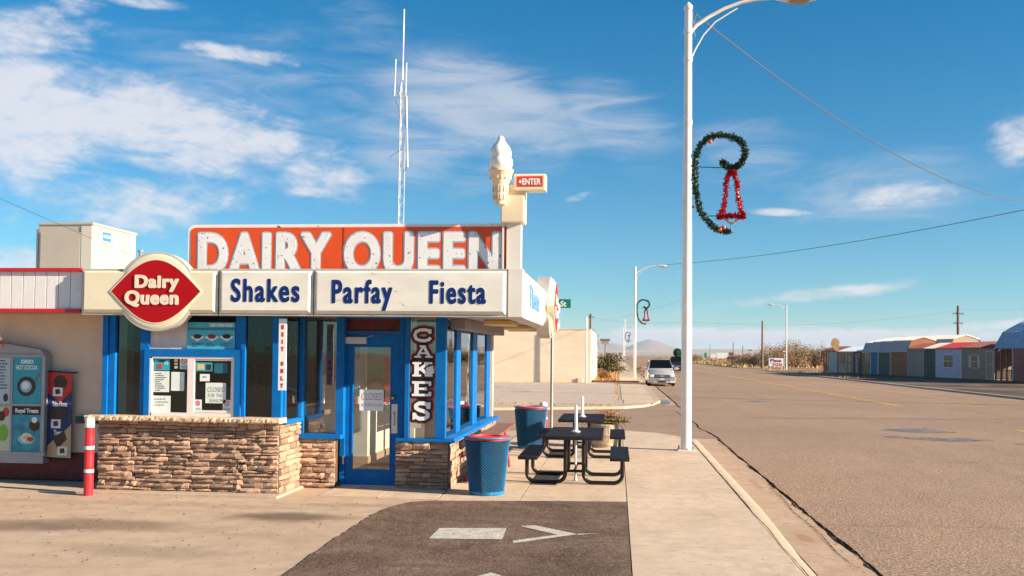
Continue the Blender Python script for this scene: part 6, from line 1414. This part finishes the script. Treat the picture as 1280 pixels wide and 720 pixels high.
    bl(mb, 'grille_bar', chrome, gr_, False); bl(MB().box(-.11, .11, -.055, -.046, hz * .64, hz * .76, .004), 'badge', chrome, gr_, False)
    bl(MB().loft([[(x, yy, z_) for x, yy in ((-w * .97, .22), (-w * .94, -.02), (-w * .6, -.10), (w * .6, -.10), (w * .94, -.02), (w * .97, .22))] for z_ in (.40, .56)]), 'bumper', chrome if not dark else plas, sm=False)
    bl(MB().loft([[(x, yy, z_) for x, yy in ((-w * .96, .24), (-w * .92, .0), (-w * .6, -.07), (w * .6, -.07), (w * .92, .0), (w * .96, .24))] for z_ in (.24, .39)]), 'lower_valance', body if not dark else plas, sm=False)
    bl(MB().box(-.26, .26, -.085, -.072, .27, .36, .004), 'air_intake', plas, sm=False)
    bl(MB().box(-.16, .16, -.112, -.101, .43, .53, .004), 'number_plate', M('plate', (.7, .62, .3), .5), sm=False)
    bl(MB().box(-w * .9, w * .9, .3, Ln - .3, .18, .27), 'underbody', plas, sm=False)
    if rack:
        for s in (-1, 1): bl(MB().tube([(s * w * .66, 2.3, Hh + .01), (s * w * .66, 2.35, Hh + .07), (s * w * .66, 3.9, Hh + .07), (s * w * .66, 3.95, Hh + .01)], .018, 6), 'roof_rail', chrome)
        bl(MB().tube([(-w * .66, 2.7, Hh + .075), (w * .66, 2.7, Hh + .075)], .018, 6), 'roof_bar', chrome)
    for s in (-1, 1): bl(MB().tube([(s * .1, 1.27, hb + .075), (s * .1 - .5, 1.42, hb + .16)], .01, 4), 'wiper', plas)
    return t
silver = M('car_silver', (.58, .57, .57), .35, metal=.35, coat=.6)
vehicle(3.02, 67.0, silver, 'silver minivan with roof rack driving or parked close to the left kerb', 'minivan', rz=R(1.0))
dk = M('car_black', (.015, .018, .04), .25, coat=.8)
v2 = vehicle(7.45, 122, dk, 'dark pickup truck behind the minivan, half hidden by the lamp pole', 'truck', W=2.0, Hh=1.95, Ln=5.6, dark=True, rack=False)
gb = thing('green_bundle', (7.5, 124.6, RZ), 'round dark green bundle resting on the roof of the dark truck', 'bundle'); rg = random.Random(6); mb = MB(); mb.leaves(2200, lambda: tuple(Vector((7.55, 124.6, RZ + 2.4)) + Vector((rg.gauss(0, 1), rg.gauss(0, 1), rg.gauss(0, 1))).normalized() * rg.uniform(.35, .55)), .09, rng=rg); mb.build('foliage', M('bundle_green', (.02, .14, .05), .6), gb, recalc=False)
MB().obox((7.55, 124.6, RZ + 2.15), (.5, .8, .35)).build('bundle_core', M('bundle_green', (.02, .14, .05), .6), gb)
# storm drain at the far corner
dr = atz(820, 498, RZ); MB().prism([(1.62, 43.2), (2.2, 42.4), (2.5, 45.5), (2.05, 47.5), (1.99, 44.6)], RZ + .009, RZ + .014).build('drain_puddle', M('wet_asphalt', (.10, .10, .12), .08, var=.3, vs=3), None)['kind'] = 'structure'

# curb-side leftovers: small pebbles and leaf litter
mb = MB(); rg = random.Random(12)
for _ in range(900):
    z0 = .004
    if rg.random() < .5: x, y, z0 = rg.uniform(1.96, 2.6), rg.uniform(7, 24), RZ + .012
    elif rg.random() < .5: x, y, z0 = rg.uniform(-3, .1), rg.uniform(8.5, 13.3), .012
    else: x, y = rg.uniform(-9, -3.2), rg.uniform(8.5, 12.9)
    s_ = rg.uniform(.003, .008); mb.box(x, x + s_ * 2, y, y + s_ * 2, z0, z0 + s_)
tag(mb.build('pebbles', M('pebble', (.22, .15, .11), .9, rnd=.2)), kind='stuff')

# ================================================================== the air
hz = bpy.data.materials.new('haze_air'); hz.use_nodes = True; hn = hz.node_tree; hn.nodes.clear()
pv = hn.nodes.new('ShaderNodeVolumePrincipled'); pv.inputs['Density'].default_value = 8e-5; pv.inputs['Color'].default_value = (.72, .84, 1.0, 1); pv.inputs['Anisotropy'].default_value = .0
ho = hn.nodes.new('ShaderNodeOutputMaterial'); hn.links.new(pv.outputs[0], ho.inputs['Volume'])
tag(MB().box(-19000, 19000, -2500, 25000, -1.3, 165).build('haze', hz), kind='stuff')
